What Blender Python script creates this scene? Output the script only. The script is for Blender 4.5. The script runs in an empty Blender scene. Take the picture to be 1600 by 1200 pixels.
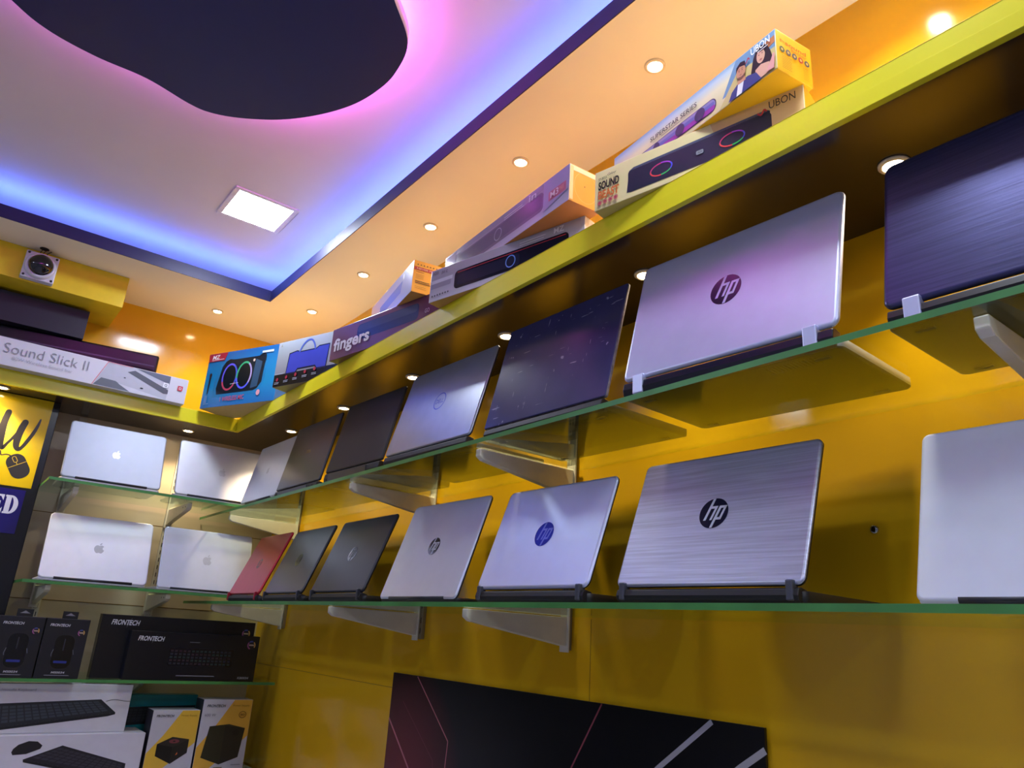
import bpy, bmesh, math, random
from mathutils import Vector, Matrix
random.seed(7)
sc = bpy.context.scene
COL = sc.collection

# ------------------------------------------------------------------ camera, world, exposure
# metres; the lens is the origin, so the floor lies at z = -1.45
cam_data = bpy.data.cameras.new('camera')
cam_data.sensor_fit = 'HORIZONTAL'; cam_data.sensor_width = 36.0
cam_data.lens = 36.0 * 1160.08 / 1600.0
cam_data.clip_start = 0.02; cam_data.clip_end = 50
cam = bpy.data.objects.new('camera', cam_data); COL.objects.link(cam)
_a, _b, _c = (math.radians(v) for v in (-36.8258, 108.8348, 3.6155))
cam.matrix_world = (Matrix.Rotation(_a, 4, 'Z') @ Matrix.Rotation(_b, 4, 'X') @ Matrix.Rotation(_c, 4, 'Z'))
sc.camera = cam
world = bpy.data.worlds.new('world'); sc.world = world
world.use_nodes = True
world.node_tree.nodes['Background'].inputs[0].default_value = (0.5, 0.55, 0.7, 1)
world.node_tree.nodes['Background'].inputs[1].default_value = 0.02
sc.view_settings.view_transform = 'Standard'
sc.view_settings.look = 'None'
sc.view_settings.exposure = 0.85
sc.view_settings.gamma = 1.0
sc.view_settings.use_curve_mapping = False

# light strengths
PANEL_W = 47.0          # emission of the white ceiling panels
BLUE_W = 22.0           # cove strips
MAGENTA_W = 40.0         # strip above the curved drop panel
SPOT_CEIL_W = 4.2       # warm downlights in the cream ceiling
SPOT_SOFFIT_W = 5.4     # warm downlights under the ledge
WARM = (1.0, 0.76, 0.49)

# ------------------------------------------------------------------ room dimensions
XW, YB = 1.23, 3.40            # right wall, back wall
XL, YF = -2.6, -2.4            # walls behind the viewer
ZF, ZC, ZT = -1.45, 1.277, 1.42  # floor, lower ceiling, raised ceiling
TX0, TX1, TY0, TY1 = -1.8, 0.89, -1.6, 2.922   # tray opening
XS, YS = 0.90, 3.10            # ledge fronts
ZL0, ZL1 = 0.747, 0.798        # ledge underside, top
GL, GU = 0.064, 0.411          # tops of the right glass shelves
BU, BL_, BT = 0.436, 0.089, -0.22   # tops of the back glass shelves
BC = -0.545                    # lower counter

# ------------------------------------------------------------------ materials
def lin(c):
    def f(v):
        return v / 12.92 if v <= 0.04045 else ((v + 0.055) / 1.055) ** 2.4
    if isinstance(c, str):
        c = [int(c[i:i + 2], 16) / 255 for i in (0, 2, 4)]
    return tuple(f(v) for v in c) + (1.0,)

def mat(name, col, rough=0.5, metal=0.0, spec=0.5, var=0.06, scale=30.0, stretch=None, emit=None, estr=0.0,
        bump=0.0, coat=0.0, aniso=0.0):
    m = bpy.data.materials.new(name); m.use_nodes = True
    nt = m.node_tree; b = nt.nodes['Principled BSDF']
    c = lin(col)
    tc = nt.nodes.new('ShaderNodeTexCoord'); mp = nt.nodes.new('ShaderNodeMapping')
    nt.links.new(tc.outputs['Object'], mp.inputs['Vector'])
    if stretch: mp.inputs['Scale'].default_value = stretch
    nz = nt.nodes.new('ShaderNodeTexNoise'); nz.inputs['Scale'].default_value = scale; nz.inputs['Detail'].default_value = 3
    nt.links.new(mp.outputs[0], nz.inputs['Vector'])
    rp = nt.nodes.new('ShaderNodeValToRGB')
    rp.color_ramp.elements[0].position = 0.3; rp.color_ramp.elements[1].position = 0.7
    rp.color_ramp.elements[0].color = tuple(max(0, v * (1 - var)) for v in c[:3]) + (1,)
    rp.color_ramp.elements[1].color = tuple(min(1, v * (1 + var)) for v in c[:3]) + (1,)
    nt.links.new(nz.outputs[0], rp.inputs[0]); nt.links.new(rp.outputs[0], b.inputs['Base Color'])
    b.inputs['Roughness'].default_value = rough; b.inputs['Metallic'].default_value = metal
    b.inputs['Specular IOR Level'].default_value = spec
    b.inputs['Coat Weight'].default_value = coat; b.inputs['Coat Roughness'].default_value = 0.05
    b.inputs['Anisotropic'].default_value = aniso
    if bump:
        bp = nt.nodes.new('ShaderNodeBump'); bp.inputs['Strength'].default_value = bump; bp.inputs['Distance'].default_value = 0.001
        nt.links.new(nz.outputs[0], bp.inputs['Height']); nt.links.new(bp.outputs[0], b.inputs['Normal'])
    if emit:
        b.inputs['Emission Color'].default_value = tuple(emit) + (1,); b.inputs['Emission Strength'].default_value = estr
    return m

def gradmat(name, axis, stops, rough=0.35):
    """print with a colour run along one axis of the object: stops = [(metres, colour)]"""
    m = bpy.data.materials.new(name); m.use_nodes = True
    nt = m.node_tree; b = nt.nodes['Principled BSDF']
    tc = nt.nodes.new('ShaderNodeTexCoord'); sp = nt.nodes.new('ShaderNodeSeparateXYZ')
    nt.links.new(tc.outputs['Object'], sp.inputs[0])
    mr = nt.nodes.new('ShaderNodeMapRange')
    lo, hi = stops[0][0], stops[-1][0]
    mr.inputs['From Min'].default_value = lo; mr.inputs['From Max'].default_value = hi
    nt.links.new(sp.outputs[axis], mr.inputs['Value'])
    rp = nt.nodes.new('ShaderNodeValToRGB')
    el = rp.color_ramp.elements
    while len(el) < len(stops): el.new(0.5)
    for e, (p, c) in zip(el, stops):
        e.position = (p - lo) / (hi - lo); e.color = lin(c)
    nt.links.new(mr.outputs[0], rp.inputs[0]); nt.links.new(rp.outputs[0], b.inputs['Base Color'])
    b.inputs['Roughness'].default_value = rough
    return m

def glassmat(name, tint):
    m = bpy.data.materials.new(name); m.use_nodes = True
    nt = m.node_tree; nt.nodes.remove(nt.nodes['Principled BSDF'])
    out = nt.nodes['Material Output']
    t = nt.nodes.new('ShaderNodeBsdfTransparent'); t.inputs[0].default_value = tint + (1,)
    g = nt.nodes.new('ShaderNodeBsdfGlossy'); g.inputs['Roughness'].default_value = 0.02
    g.inputs['Color'].default_value = (0.9, 1.0, 0.94, 1)
    f = nt.nodes.new('ShaderNodeFresnel'); f.inputs[0].default_value = 1.45
    # the same reflectance on leaving the pane as on entering it
    ge = nt.nodes.new('ShaderNodeNewGeometry'); mr = nt.nodes.new('ShaderNodeMapRange')
    mr.inputs['To Min'].default_value = 1.45; mr.inputs['To Max'].default_value = 1 / 1.45
    nt.links.new(ge.outputs['Backfacing'], mr.inputs['Value']); nt.links.new(mr.outputs[0], f.inputs[0])
    x = nt.nodes.new('ShaderNodeMixShader')
    nt.links.new(f.outputs[0], x.inputs[0]); nt.links.new(t.outputs[0], x.inputs[1]); nt.links.new(g.outputs[0], x.inputs[2])
    nt.links.new(x.outputs[0], out.inputs['Surface'])
    return m

def emitmat(name, col, s):
    m = bpy.data.materials.new(name); m.use_nodes = True
    nt = m.node_tree; nt.nodes.remove(nt.nodes['Principled BSDF'])
    e = nt.nodes.new('ShaderNodeEmission'); e.inputs[0].default_value = tuple(col) + (1,); e.inputs[1].default_value = s
    nt.links.new(e.outputs[0], nt.nodes['Material Output'].inputs['Surface'])
    return m

YELLOW = mat('yellow_laminate', 'E8B318', rough=0.13, var=0.03, scale=6, spec=0.5)
FASCIA = mat('lemon_laminate', 'EBE128', rough=0.25, var=0.03, scale=8)
CREAMP = mat('cream_paint', 'F4EED6', rough=0.75, var=0.02, scale=4)
WHITEP = mat('white_paint', 'F0ECF0', rough=0.8, var=0.02, scale=4)
NAVYP = mat('navy_paint', '1F2A70', rough=0.45, var=0.05, scale=5)
SOFFIT = mat('dark_brown_laminate', '33251A', rough=0.2, var=0.25, scale=12, stretch=(1, 6, 1), spec=0.6)
BAYP = mat('beige_laminate', 'D2C2A4', rough=0.3, var=0.03, scale=5)
GREYP = mat('grey_wall_paint', 'BEC0D4', rough=0.7, var=0.04, scale=4)
FLOORM = mat('floor_tile', 'B4B3BC', rough=0.2, var=0.08, scale=5)
SEAM = mat('seam_shadow_gap', '7A5608', rough=0.6)
GLASS = glassmat('shelf_glass', (0.93, 0.98, 0.94))
GEDGE = mat('green_glass_edge', '3F8440', rough=0.4, var=0.2, scale=10, spec=0.7)
METALC = mat('cream_metal', 'DCD6C4', rough=0.35, var=0.05)
CHANM = mat('channel_metal', '8A7A58', rough=0.4, var=0.08)
DARKSLOT = mat('slot_dark', '16130E', rough=0.7)
RINGM = mat('spotlight_ring', 'EADCC0', rough=0.4)
LENS = emitmat('spotlight_lens', (1.0, 0.78, 0.5), 40.0)
PANELM = emitmat('panel_diffuser', (0.80, 0.88, 1.0), PANEL_W)
PFRAME = mat('panel_frame', 'F0F0F6', rough=0.4)
BLUEL = emitmat('blue_led', (0.085, 0.17, 1.0), BLUE_W)
MAGL = emitmat('magenta_led', (0.95, 0.10, 0.85), MAGENTA_W)
BLACKP = mat('black_plastic', '101014', rough=0.45, var=0.1)
BLACKG = mat('black_gloss', '0E0F16', rough=0.22, var=0.1)
DGREY = mat('dark_grey_plastic', '2A2B33', rough=0.35, var=0.08)
SILVER = mat('silver_lid', 'D2D7F6', rough=0.38, metal=0.6, var=0.02)
SILVER2 = mat('grey_silver_lid', 'CCD0E2', rough=0.38, metal=0.6, var=0.02)
ALU = mat('aluminium', 'BFC2CC', rough=0.42, metal=0.45, var=0.02)
BRUSH = mat('brushed_aluminium', 'C6CAE0', rough=0.34, metal=0.75, var=0.16, scale=60, stretch=(0.12, 5, 5), bump=0.15)
CHROME = mat('chrome_badge', 'B4B6C0', rough=0.12, metal=1.0, var=0.02)
WHITEPL = mat('white_plastic', 'D2D5E4', rough=0.35, var=0.02)
WHITEGL = mat('white_gloss_plastic', 'CED2E2', rough=0.10, var=0.02, coat=0.5)
RED = mat('red_lid', 'B0283C', rough=0.3, metal=0.5, var=0.04)
CHAR = mat('charcoal_lid', '3C3E48', rough=0.3, var=0.05)
CHAR2 = mat('soft_black_lid', '2C2D38', rough=0.3, var=0.05)
MATBLK = mat('matt_black_lid', '17161A', rough=0.45, var=0.05)
GUNM = mat('gunmetal_lid', 'A4AABA', rough=0.30, metal=0.6, var=0.04)
NAVYL = mat('dark_blue_brushed_lid', '44446C', rough=0.30, metal=0.7, var=0.2, scale=60, stretch=(0.15, 5, 5), bump=0.1)
BADGE = mat('dark_badge', '15142A', rough=0.2)
BLUEBADGE = mat('blue_badge', '1C1F86', rough=0.2, metal=0.3)
BARM = mat('hinge_bar', '0A0A12', rough=0.55)
HINGEM = mat('dark_hinge_metal', '50525E', rough=0.4, metal=0.3)
SCREEN = mat('laptop_screen', '08090C', rough=0.15)
KEYS = mat('laptop_keys', '18181C', rough=0.5)

def scratchmat():
    m = mat('scratched_dark_lid', '383860', rough=0.16, var=0.15, scale=8)
    nt = m.node_tree; b = nt.nodes['Principled BSDF']
    src = b.inputs['Base Color'].links[0].from_socket
    tc = nt.nodes.new('ShaderNodeTexCoord')
    fac = None
    for rz, sc_, th in ((0.3, (14, 14, 160), 0.70), (1.2, (160, 14, 20), 0.72), (0.0, (45, 45, 45), 0.73)):
        mp = nt.nodes.new('ShaderNodeMapping'); mp.inputs['Scale'].default_value = sc_; mp.inputs['Rotation'].default_value = (0, rz, 0)
        nz = nt.nodes.new('ShaderNodeTexNoise'); nz.inputs['Scale'].default_value = 1.0; nz.inputs['Detail'].default_value = 2
        nt.links.new(tc.outputs['Object'], mp.inputs[0]); nt.links.new(mp.outputs[0], nz.inputs['Vector'])
        mr = nt.nodes.new('ShaderNodeMapRange'); mr.inputs['From Min'].default_value = th; mr.inputs['From Max'].default_value = th + 0.03
        nt.links.new(nz.outputs[0], mr.inputs['Value'])
        if fac is None: fac = mr.outputs[0]
        else:
            ad = nt.nodes.new('ShaderNodeMath'); ad.operation = 'MAXIMUM'
            nt.links.new(fac, ad.inputs[0]); nt.links.new(mr.outputs[0], ad.inputs[1]); fac = ad.outputs[0]
    mx = nt.nodes.new('ShaderNodeMix'); mx.data_type = 'RGBA'
    nt.links.new(fac, mx.inputs[0]); nt.links.new(src, mx.inputs[6]); mx.inputs[7].default_value = lin('8A8AA6')
    nt.links.new(mx.outputs[2], b.inputs['Base Color'])
    return m
SCRATCH = scratchmat()

_flat = {}
def ink(c, rough=0.4):
    k = (c, rough)
    if k not in _flat: _flat[k] = mat('print_' + c, c, rough=rough, var=0.03)
    return _flat[k]

# ------------------------------------------------------------------ mesh builder
class MB:
    def __init__(s): s.v = []; s.f = []; s.fm = []; s.fs = []; s.mats = []
    def mi(s, m):
        if m not in s.mats: s.mats.append(m)
        return s.mats.index(m)
    def poly(s, pts, m, smooth=False):
        b = len(s.v); s.v += [tuple(p) for p in pts]
        s.f.append(tuple(range(b, b + len(pts)))); s.fm.append(s.mi(m)); s.fs.append(smooth)
    def mesh(s, verts, faces, m, smooth=False):
        b = len(s.v); s.v += [tuple(p) for p in verts]; k = s.mi(m)
        for f in faces: s.f.append(tuple(i + b for i in f)); s.fm.append(k); s.fs.append(smooth)
    def hexa(s, p, m, mats=None):
        """p: 8 corners, bottom ring then top ring"""
        F = [(3, 2, 1, 0), (4, 5, 6, 7), (0, 1, 5, 4), (1, 2, 6, 5), (2, 3, 7, 6), (3, 0, 4, 7)]
        b = len(s.v); s.v += [tuple(q) for q in p]
        for i, f in enumerate(F):
            s.f.append(tuple(j + b for j in f)); s.fm.append(s.mi((mats or {}).get(i, m))); s.fs.append(False)
    def box(s, x0, x1, y0, y1, z0, z1, m, mats=None):
        """faces: 0 bottom 1 top 2 front(-y) 3 right 4 back 5 left"""
        s.hexa([(x0, y0, z0), (x1, y0, z0), (x1, y1, z0), (x0, y1, z0), (x0, y0, z1), (x1, y0, z1), (x1, y1, z1), (x0, y1, z1)], m, mats)
    def prism(s, pts, vec, m, cap=None, smooth=False):
        n = len(pts); vec = Vector(vec)
        a = [Vector(p) for p in pts]; b = [p + vec for p in a]
        s.mesh(a + b, [(i, (i + 1) % n, n + (i + 1) % n, n + i) for i in range(n)], m, smooth)
        s.poly(a[::-1], cap or m); s.poly(b, cap or m)
    def tube(s, pts, r, m, n=8):
        pts = [Vector(p) for p in pts]; rings = []
        for i, p in enumerate(pts):
            d = (pts[min(i + 1, len(pts) - 1)] - pts[max(i - 1, 0)]).normalized()
            u = d.orthogonal().normalized() if not rings else (ref - d * ref.dot(d)).normalized()
            ref = u; w = d.cross(u)
            rings.append([p + r * (math.cos(t) * u + math.sin(t) * w) for t in [2 * math.pi * k / n for k in range(n)]])
        V = [q for rg in rings for q in rg]; F = []
        for i in range(len(pts) - 1):
            for k in range(n):
                F.append((i * n + k, i * n + (k + 1) % n, (i + 1) * n + (k + 1) % n, (i + 1) * n + k))
        s.mesh(V, F, m, True); s.poly(rings[0][::-1], m); s.poly(rings[-1], m)
    def lathe(s, prof, c, ax, m, n=24, caps=True):
        """prof: [(radius, along)], ax: axis unit vector"""
        ax = Vector(ax); u = ax.orthogonal().normalized(); w = ax.cross(u); c = Vector(c)
        V = [c + ax * h + r * (math.cos(2 * math.pi * k / n) * u + math.sin(2 * math.pi * k / n) * w) for r, h in prof for k in range(n)]
        F = [(i * n + k, i * n + (k + 1) % n, (i + 1) * n + (k + 1) % n, (i + 1) * n + k) for i in range(len(prof) - 1) for k in range(n)]
        s.mesh(V, F, m, True)
        if not caps: return
        if prof[0][0] > 1e-4: s.poly([V[k] for k in range(n)][::-1], m)
        if prof[-1][0] > 1e-4: s.poly([V[(len(prof) - 1) * n + k] for k in range(n)], m)
    def build(s, name, parent=None, bevel=0.0, loc=None, rotz=None, seg=2):
        me = bpy.data.meshes.new(name); me.from_pydata(s.v, [], s.f); me.update()
        for m in s.mats: me.materials.append(m)
        for p, k, sm in zip(me.polygons, s.fm, s.fs): p.material_index = k; p.use_smooth = sm
        bm = bmesh.new(); bm.from_mesh(me)
        bmesh.ops.remove_doubles(bm, verts=bm.verts, dist=1e-6)
        bm.to_mesh(me); bm.free()
        o = bpy.data.objects.new(name, me); COL.objects.link(o)
        if parent: o.parent = parent
        if loc: o.location = loc
        if rotz is not None: o.rotation_euler = (0, 0, rotz)
        if bevel:
            md = o.modifiers.new('edge', 'BEVEL'); md.width = bevel; md.segments = seg; md.limit_method = 'ANGLE'; md.angle_limit = math.radians(40)
        return o

def tag(o, label=None, cat=None, group=None, kind=None):
    for k, v in (('label', label), ('category', cat), ('group', group), ('kind', kind)):
        if v: o[k] = v
    return o
def thing(name, label, cat, loc=(0, 0, 0), rotz=0.0, group=None):
    o = bpy.data.objects.new(name, None); COL.objects.link(o)
    o.empty_display_size = 0.05; o.location = loc; o.rotation_euler = (0, 0, rotz)
    return tag(o, label, cat, group)

# ------------------------------------------------------------------ flat art on a face
_tc = {}
def textmesh(body, bold):
    k = (body, bold)
    if k in _tc: return _tc[k]
    cu = bpy.data.curves.new('lettering', 'FONT'); cu.body = body; cu.size = 1.0; cu.resolution_u = 3
    cu.offset = bold
    ob = bpy.data.objects.new('lettering', cu); COL.objects.link(ob)
    bpy.context.view_layer.update()
    dg = bpy.context.evaluated_depsgraph_get()
    me = bpy.data.meshes.new_from_object(ob.evaluated_get(dg))
    V = [(v.co.x, v.co.y) for v in me.vertices]; F = [tuple(p.vertices) for p in me.polygons]
    bpy.data.objects.remove(ob); bpy.data.curves.remove(cu); bpy.data.meshes.remove(me)
    _tc[k] = (V, F); return _tc[k]

LAYER = {'lettering': 16, 'printed_couple': 10, 'end_print': 1}
class Art:
    """draws flat shapes on a plane: origin o, axes u (right), v (up); each layer sits a hair further out"""
    def __init__(s, mb, o, u, v, step=0.00014):
        s.mb = mb; s.o = Vector(o); s.u = Vector(u); s.v = Vector(v); s.n = s.u.cross(s.v).normalized(); s.k = 1; s.step = step
    def P(s, x, y): return s.o + s.u * x + s.v * y + s.n * (s.step * s.k)
    def up(s): s.k += 1
    def poly(s, pts, m, up=True):
        s.mb.poly([s.P(*p) for p in pts], m)
        if up: s.k += 1
    def rect(s, x0, y0, x1, y1, m): s.poly([(x0, y0), (x1, y0), (x1, y1), (x0, y1)], m)
    def rrect(s, x0, y0, x1, y1, r, m, n=5):
        s.poly(rr(x0, y0, x1, y1, r, n), m)
    def ell(s, cx, cy, rx, ry, m, n=24, a0=0, a1=2 * math.pi):
        s.poly([(cx + rx * math.cos(a0 + (a1 - a0) * i / n), cy + ry * math.sin(a0 + (a1 - a0) * i / n)) for i in range(n)], m)
    def ring(s, cx, cy, rx, ry, t, m, a0=0.0, a1=2 * math.pi, n=28):
        out = []; inn = []
        for i in range(n + 1):
            a = a0 + (a1 - a0) * i / n
            out.append((cx + rx * math.cos(a), cy + ry * math.sin(a))); inn.append((cx + (rx - t) * math.cos(a), cy + (ry - t) * math.sin(a)))
        for i in range(n): s.poly([inn[i], out[i], out[i + 1], inn[i + 1]], m, False)
        s.k += 1
    def line(s, pts, t, m):
        for (x0, y0), (x1, y1) in zip(pts, pts[1:]):
            d = math.hypot(x1 - x0, y1 - y0); nx, ny = -(y1 - y0) / d * t / 2, (x1 - x0) / d * t / 2
            s.poly([(x0 - nx, y0 - ny), (x1 - nx, y1 - ny), (x1 + nx, y1 + ny), (x0 + nx, y0 + ny)], m, False)
        s.k += 1
    def stroke(s, pts, w, m):
        """tapered brush stroke: pts (x, y), w widths; smoothed"""
        P = []; W = []
        for i in range(len(pts) - 1):
            p0 = pts[max(i - 1, 0)]; p1 = pts[i]; p2 = pts[i + 1]; p3 = pts[min(i + 2, len(pts) - 1)]
            for t in [k / 6 for k in range(6)]:
                P.append(tuple(0.5 * (2 * b + (c - a) * t + (2 * a - 5 * b + 4 * c - d) * t * t + (3 * b - a - 3 * c + d) * t ** 3) for a, b, c, d in zip(p0, p1, p2, p3)))
                W.append(w[i] * (1 - t) + w[i + 1] * t)
        P.append(pts[-1]); W.append(w[-1]); L = []; R = []
        for i, p in enumerate(P):
            a = P[max(i - 1, 0)]; b = P[min(i + 1, len(P) - 1)]; d = math.hypot(b[0] - a[0], b[1] - a[1]) or 1
            nx, ny = -(b[1] - a[1]) / d * W[i] / 2, (b[0] - a[0]) / d * W[i] / 2
            L.append((p[0] + nx, p[1] + ny)); R.append((p[0] - nx, p[1] - ny))
        for i in range(len(P) - 1): s.poly([R[i], R[i + 1], L[i + 1], L[i]], m, False)
        for p, w_ in ((P[0], W[0]), (P[-1], W[-1])):
            s.k += 0.2; s.poly([(p[0] + w_ / 2 * math.cos(a), p[1] + w_ / 2 * math.sin(a)) for a in [2 * math.pi * q / 10 for q in range(10)]], m, False)
        s.k += 1
    def text(s, body, x, y, w, h, m, shear=0.0, bold=0.0):
        V, F = textmesh(body, bold)
        x0 = min(p[0] for p in V); x1 = max(p[0] for p in V); y0 = min(p[1] for p in V); y1 = max(p[1] for p in V)
        pts = []
        for a, b in V:
            ty = (b - y0) / (y1 - y0) * h
            pts.append(s.P(x + (a - x0) / (x1 - x0) * w + shear * ty, y + ty))
        if getattr(s, 'parent', None) is not None:
            b = MB(); b.mesh(pts, F, m); b.build('lettering', s.parent)
        else: s.mb.mesh(pts, F, m)
        s.k += 1
    def bars(s, x, y, w, rows, gap, t, m):
        """lines of small print too fine to read"""
        for i in range(rows):
            s.poly([(x, y - i * gap), (x + w * (0.75 + 0.25 * random.random()), y - i * gap), (x + w * 0.9, y - i * gap + t), (x, y - i * gap + t)], m, False)
        s.k += 1

def rr(x0, y0, x1, y1, r, n=6):
    out = []
    for cx, cy, a in ((x1 - r, y0 + r, -90), (x1 - r, y1 - r, 0), (x0 + r, y1 - r, 90), (x0 + r, y0 + r, 180)):
        for i in range(n + 1):
            t = math.radians(a + 90 * i / n); out.append((cx + r * math.cos(t), cy + r * math.sin(t)))
    return out

# ------------------------------------------------------------------ the setting
def structure(mb, name, bevel=0.0):
    return tag(mb.build(name, bevel=bevel), kind='structure')
m = MB(); m.box(XL - .1, XW + .1, YF - .1, YB + .1, ZF - .1, ZF, FLOORM); structure(m, 'floor')
m = MB(); m.box(XW, XW + .1, YF - .1, YB + .1, ZF, ZT + .1, YELLOW)
m.box(XW - .0006, XW, 1.9, YB, -.1667, -.1655, SEAM)
m.box(XW - .0006, XW, 1.2855, 1.2865, -1.2, 0.05, SEAM)
structure(m, 'wall_right')
m = MB(); m.box(XL - .1, XW, YB, YB + .1, ZL0, ZT + .1, YELLOW); m.box(XL - .1, XW, YB, YB + .1, ZF, ZL0, BAYP)
m.box(.28, XW, YB - .0006, YB, .352, .3545, SEAM); m.box(.28, XW, YB - .0006, YB, .03, .0325, SEAM)
structure(m, 'wall_back')
m = MB(); m.box(XL - .1, XL, YF - .1, YB, ZF, ZT + .1, GREYP); structure(m, 'wall_left')
m = MB(); m.box(XL, XW, YF - .1, YF, ZF, ZT + .1, GREYP); structure(m, 'wall_front')
m = MB()
for x0, x1, y0, y1 in ((XL, TX0, YF, YB), (TX1, XW, YF, YB), (TX0, TX1, YF, TY0), (TX0, TX1, TY1, YB)):
    m.box(x0, x1, y0, y1, ZC, ZC + .012, CREAMP)
m.box(XL, XW, YF, YB, ZT, ZT + .1, WHITEP)
structure(m, 'ceiling')
m = MB(); e = .003
for x0, x1, y0, y1 in ((TX0, TX0 + e, TY0, TY1), (TX1 - e, TX1, TY0, TY1), (TX0 + e, TX1 - e, TY0, TY0 + e), (TX0 + e, TX1 - e, TY1 - e, TY1)):
    m.box(x0, x1, y0, y1, ZC - .0003, 1.325, mat('navy_band_paint', '12154A', rough=0.5, var=.05))
structure(m, 'trim_1')

# ------------------------------------------------------------------ lamps
def strip(label, p0, p1, wdt):
    t = thing('led_strip', label, 'strip light', group='blue cove strips')
    (x0, y0), (x1, y1) = p0, p1
    mb = MB(); mb.box(x0, x1, y0, y1, ZC + .0125, ZC + .040, PFRAME); mb.build('strip_backing', t)
    mb = MB(); mb.poly([(x0, y0, ZC + .0405), (x1, y0, ZC + .0405), (x1, y1, ZC + .0405), (x0, y1, ZC + .0405)], BLUEL); mb.build('diode_tape', t)
strip('blue light strip hidden in the ceiling cove along the laptop wall', (TX1 + .055, TY0), (TX1 + .070, TY1 + .055), 0)
strip('blue light strip hidden in the ceiling cove before the back wall', (TX0, TY1 + .055), (TX1 + .05, TY1 + .070), 0)
strip('blue light strip in the ceiling cove on the far left side', (TX0 - .070, TY0), (TX0 - .055, TY1 + .03), 0)
strip('blue light strip in the ceiling cove at the shop front', (TX0, TY0 - .070), (TX1 + .02, TY0 - .055), 0)

def panel_light(x, y, label, s=.23):
    t = thing('panel_light', label, 'ceiling light', (x, y, ZT - .005), group='square white ceiling panels')
    h = s / 2; b = .018
    mb = MB()
    for a in ((-h, h, -h, -h + b), (-h, h, h - b, h), (-h, -h + b, -h + b, h - b), (h - b, h, -h + b, h - b)): mb.box(*a, 0, .005, PFRAME)
    mb.build('frame', t, bevel=.002)
    mb = MB(); mb.poly([(-h + b, -h + b, .001), (-h + b, h - b, .001), (h - b, h - b, .001), (h - b, -h + b, .001)], PANELM); mb.build('diffuser', t)
panel_light(.655, 2.49, 'square white panel light glowing on the raised ceiling near the back corner')
panel_light(-1.2, -1.2, 'square white panel light on the raised ceiling in the far front corner')
panel_light(.655, .45, 'square white panel light on the raised ceiling above the viewer')
panel_light(-1.35, 2.3, 'square white panel light on the raised ceiling at the far left')
panel_light(-1.35, .35, 'square white panel light on the raised ceiling, left of the viewer')
panel_light(.2, -1.1, 'square white panel light on the raised ceiling behind the viewer')

# curved navy drop panel
def crom(P, n=8):
    out = []
    N = len(P)
    for i in range(N):
        p0, p1, p2, p3 = P[i - 1], P[i], P[(i + 1) % N], P[(i + 2) % N]
        for k in range(n):
            t = k / n
            out.append(tuple(0.5 * (2 * b + (c - a) * t + (2 * a - 5 * b + 4 * c - d) * t * t + (3 * b - a - 3 * c + d) * t ** 3) for a, b, c, d in zip(p0, p1, p2, p3)))
    return out
ZK = 1.35
kid = crom([(-.156, 1.852), (-.074, 1.902), (.036, 1.921), (.158, 1.918), (.275, 1.945), (.336, 1.942), (.41, 1.905), (.498, 1.833), (.57, 1.74), (.622, 1.639),
            (.647, 1.54), (.650, 1.449), (.622, 1.34), (.53, 1.245), (.40, 1.12), (.24, .98), (-.05, .92), (-.32, 1.08), (-.42, 1.4), (-.30, 1.72)])
t = thing('drop_ceiling_panel', 'navy cloud-shaped panel hanging under the raised ceiling with a magenta glow', 'ceiling panel', (0, 0, ZK))
mb = MB(); mb.prism([(x, y, 0) for x, y in kid], (0, 0, .035), WHITEP, cap=NAVYP, smooth=True); mb.build('panel', t)
cx = sum(p[0] for p in kid) / len(kid); cy = sum(p[1] for p in kid) / len(kid)
ins = [(cx + (x - cx) * .93, cy + (y - cy) * .93) for x, y in kid]
mb = MB(); n = len(ins)
mb.mesh([(x, y, .036) for x, y in ins] + [(x, y, .050) for x, y in ins], [(i, (i + 1) % n, n + (i + 1) % n, n + i) for i in range(n) if ins[i][0] > .42 or i % 2 == 0], MAGL, True)
mb.build('magenta_light_strip', t)
mb = MB()
for x, y in ((.1, 1.4), (.4, 1.5), (-.2, 1.4)): mb.lathe([(.012, .035), (.012, .0699)], (x, y, 0), (0, 0, 1), PFRAME, 10)
mb.build('hanger', t)

def downlight(x, y, z, label, watts, group, r=.017):
    t = thing('downlight', label, 'spotlight', (x, y, z), group=group)
    mb = MB(); mb.lathe([(r, .0), (r * 1.42, -.0005), (r * 1.42, -.003), (r * 1.05, -.005), (r, -.003)], (0, 0, 0), (0, 0, 1), RINGM, 24, caps=False); mb.build('trim_ring', t)
    mb = MB(); mb.poly([(r * math.cos(a), -r * math.sin(a), -.002) for a in [2 * math.pi * k / 20 for k in range(20)]], LENS); mb.build('lens', t)
    ld = bpy.data.lights.new('downlight_beam', 'SPOT'); ld.energy = watts; ld.color = WARM; ld.spot_size = math.radians(112); ld.spot_blend = .75
    ld.shadow_soft_size = .018
    lo = bpy.data.objects.new('downlight_beam', ld); COL.objects.link(lo); lo.parent = t; lo.location = (0, 0, -.012)
CG = 'downlights in the cream ceiling'; SG = 'downlights under the yellow ledge'
for y, lab in ((2.884, 'ceiling downlight nearest the corner on the laptop wall side'), (2.406, 'ceiling downlight above the purple carton, small and far'),
               (1.923, 'ceiling downlight above the yellow-ended carton'), (1.442, 'ceiling downlight above the orange-ended carton'),
               (.941, 'ceiling downlight left of the carton with printed couple'), (.46, 'ceiling downlight above the right end of the ledge'), (-.02, 'ceiling downlight past the right edge of the view'), (-.9, 'ceiling downlight far behind the viewer')):
    downlight(1.061, y, ZC, lab, SPOT_CEIL_W, CG)
downlight(.754, 3.191, ZC, 'ceiling downlight above the back ledge, right of the dome camera beam', SPOT_CEIL_W, CG)
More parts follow.
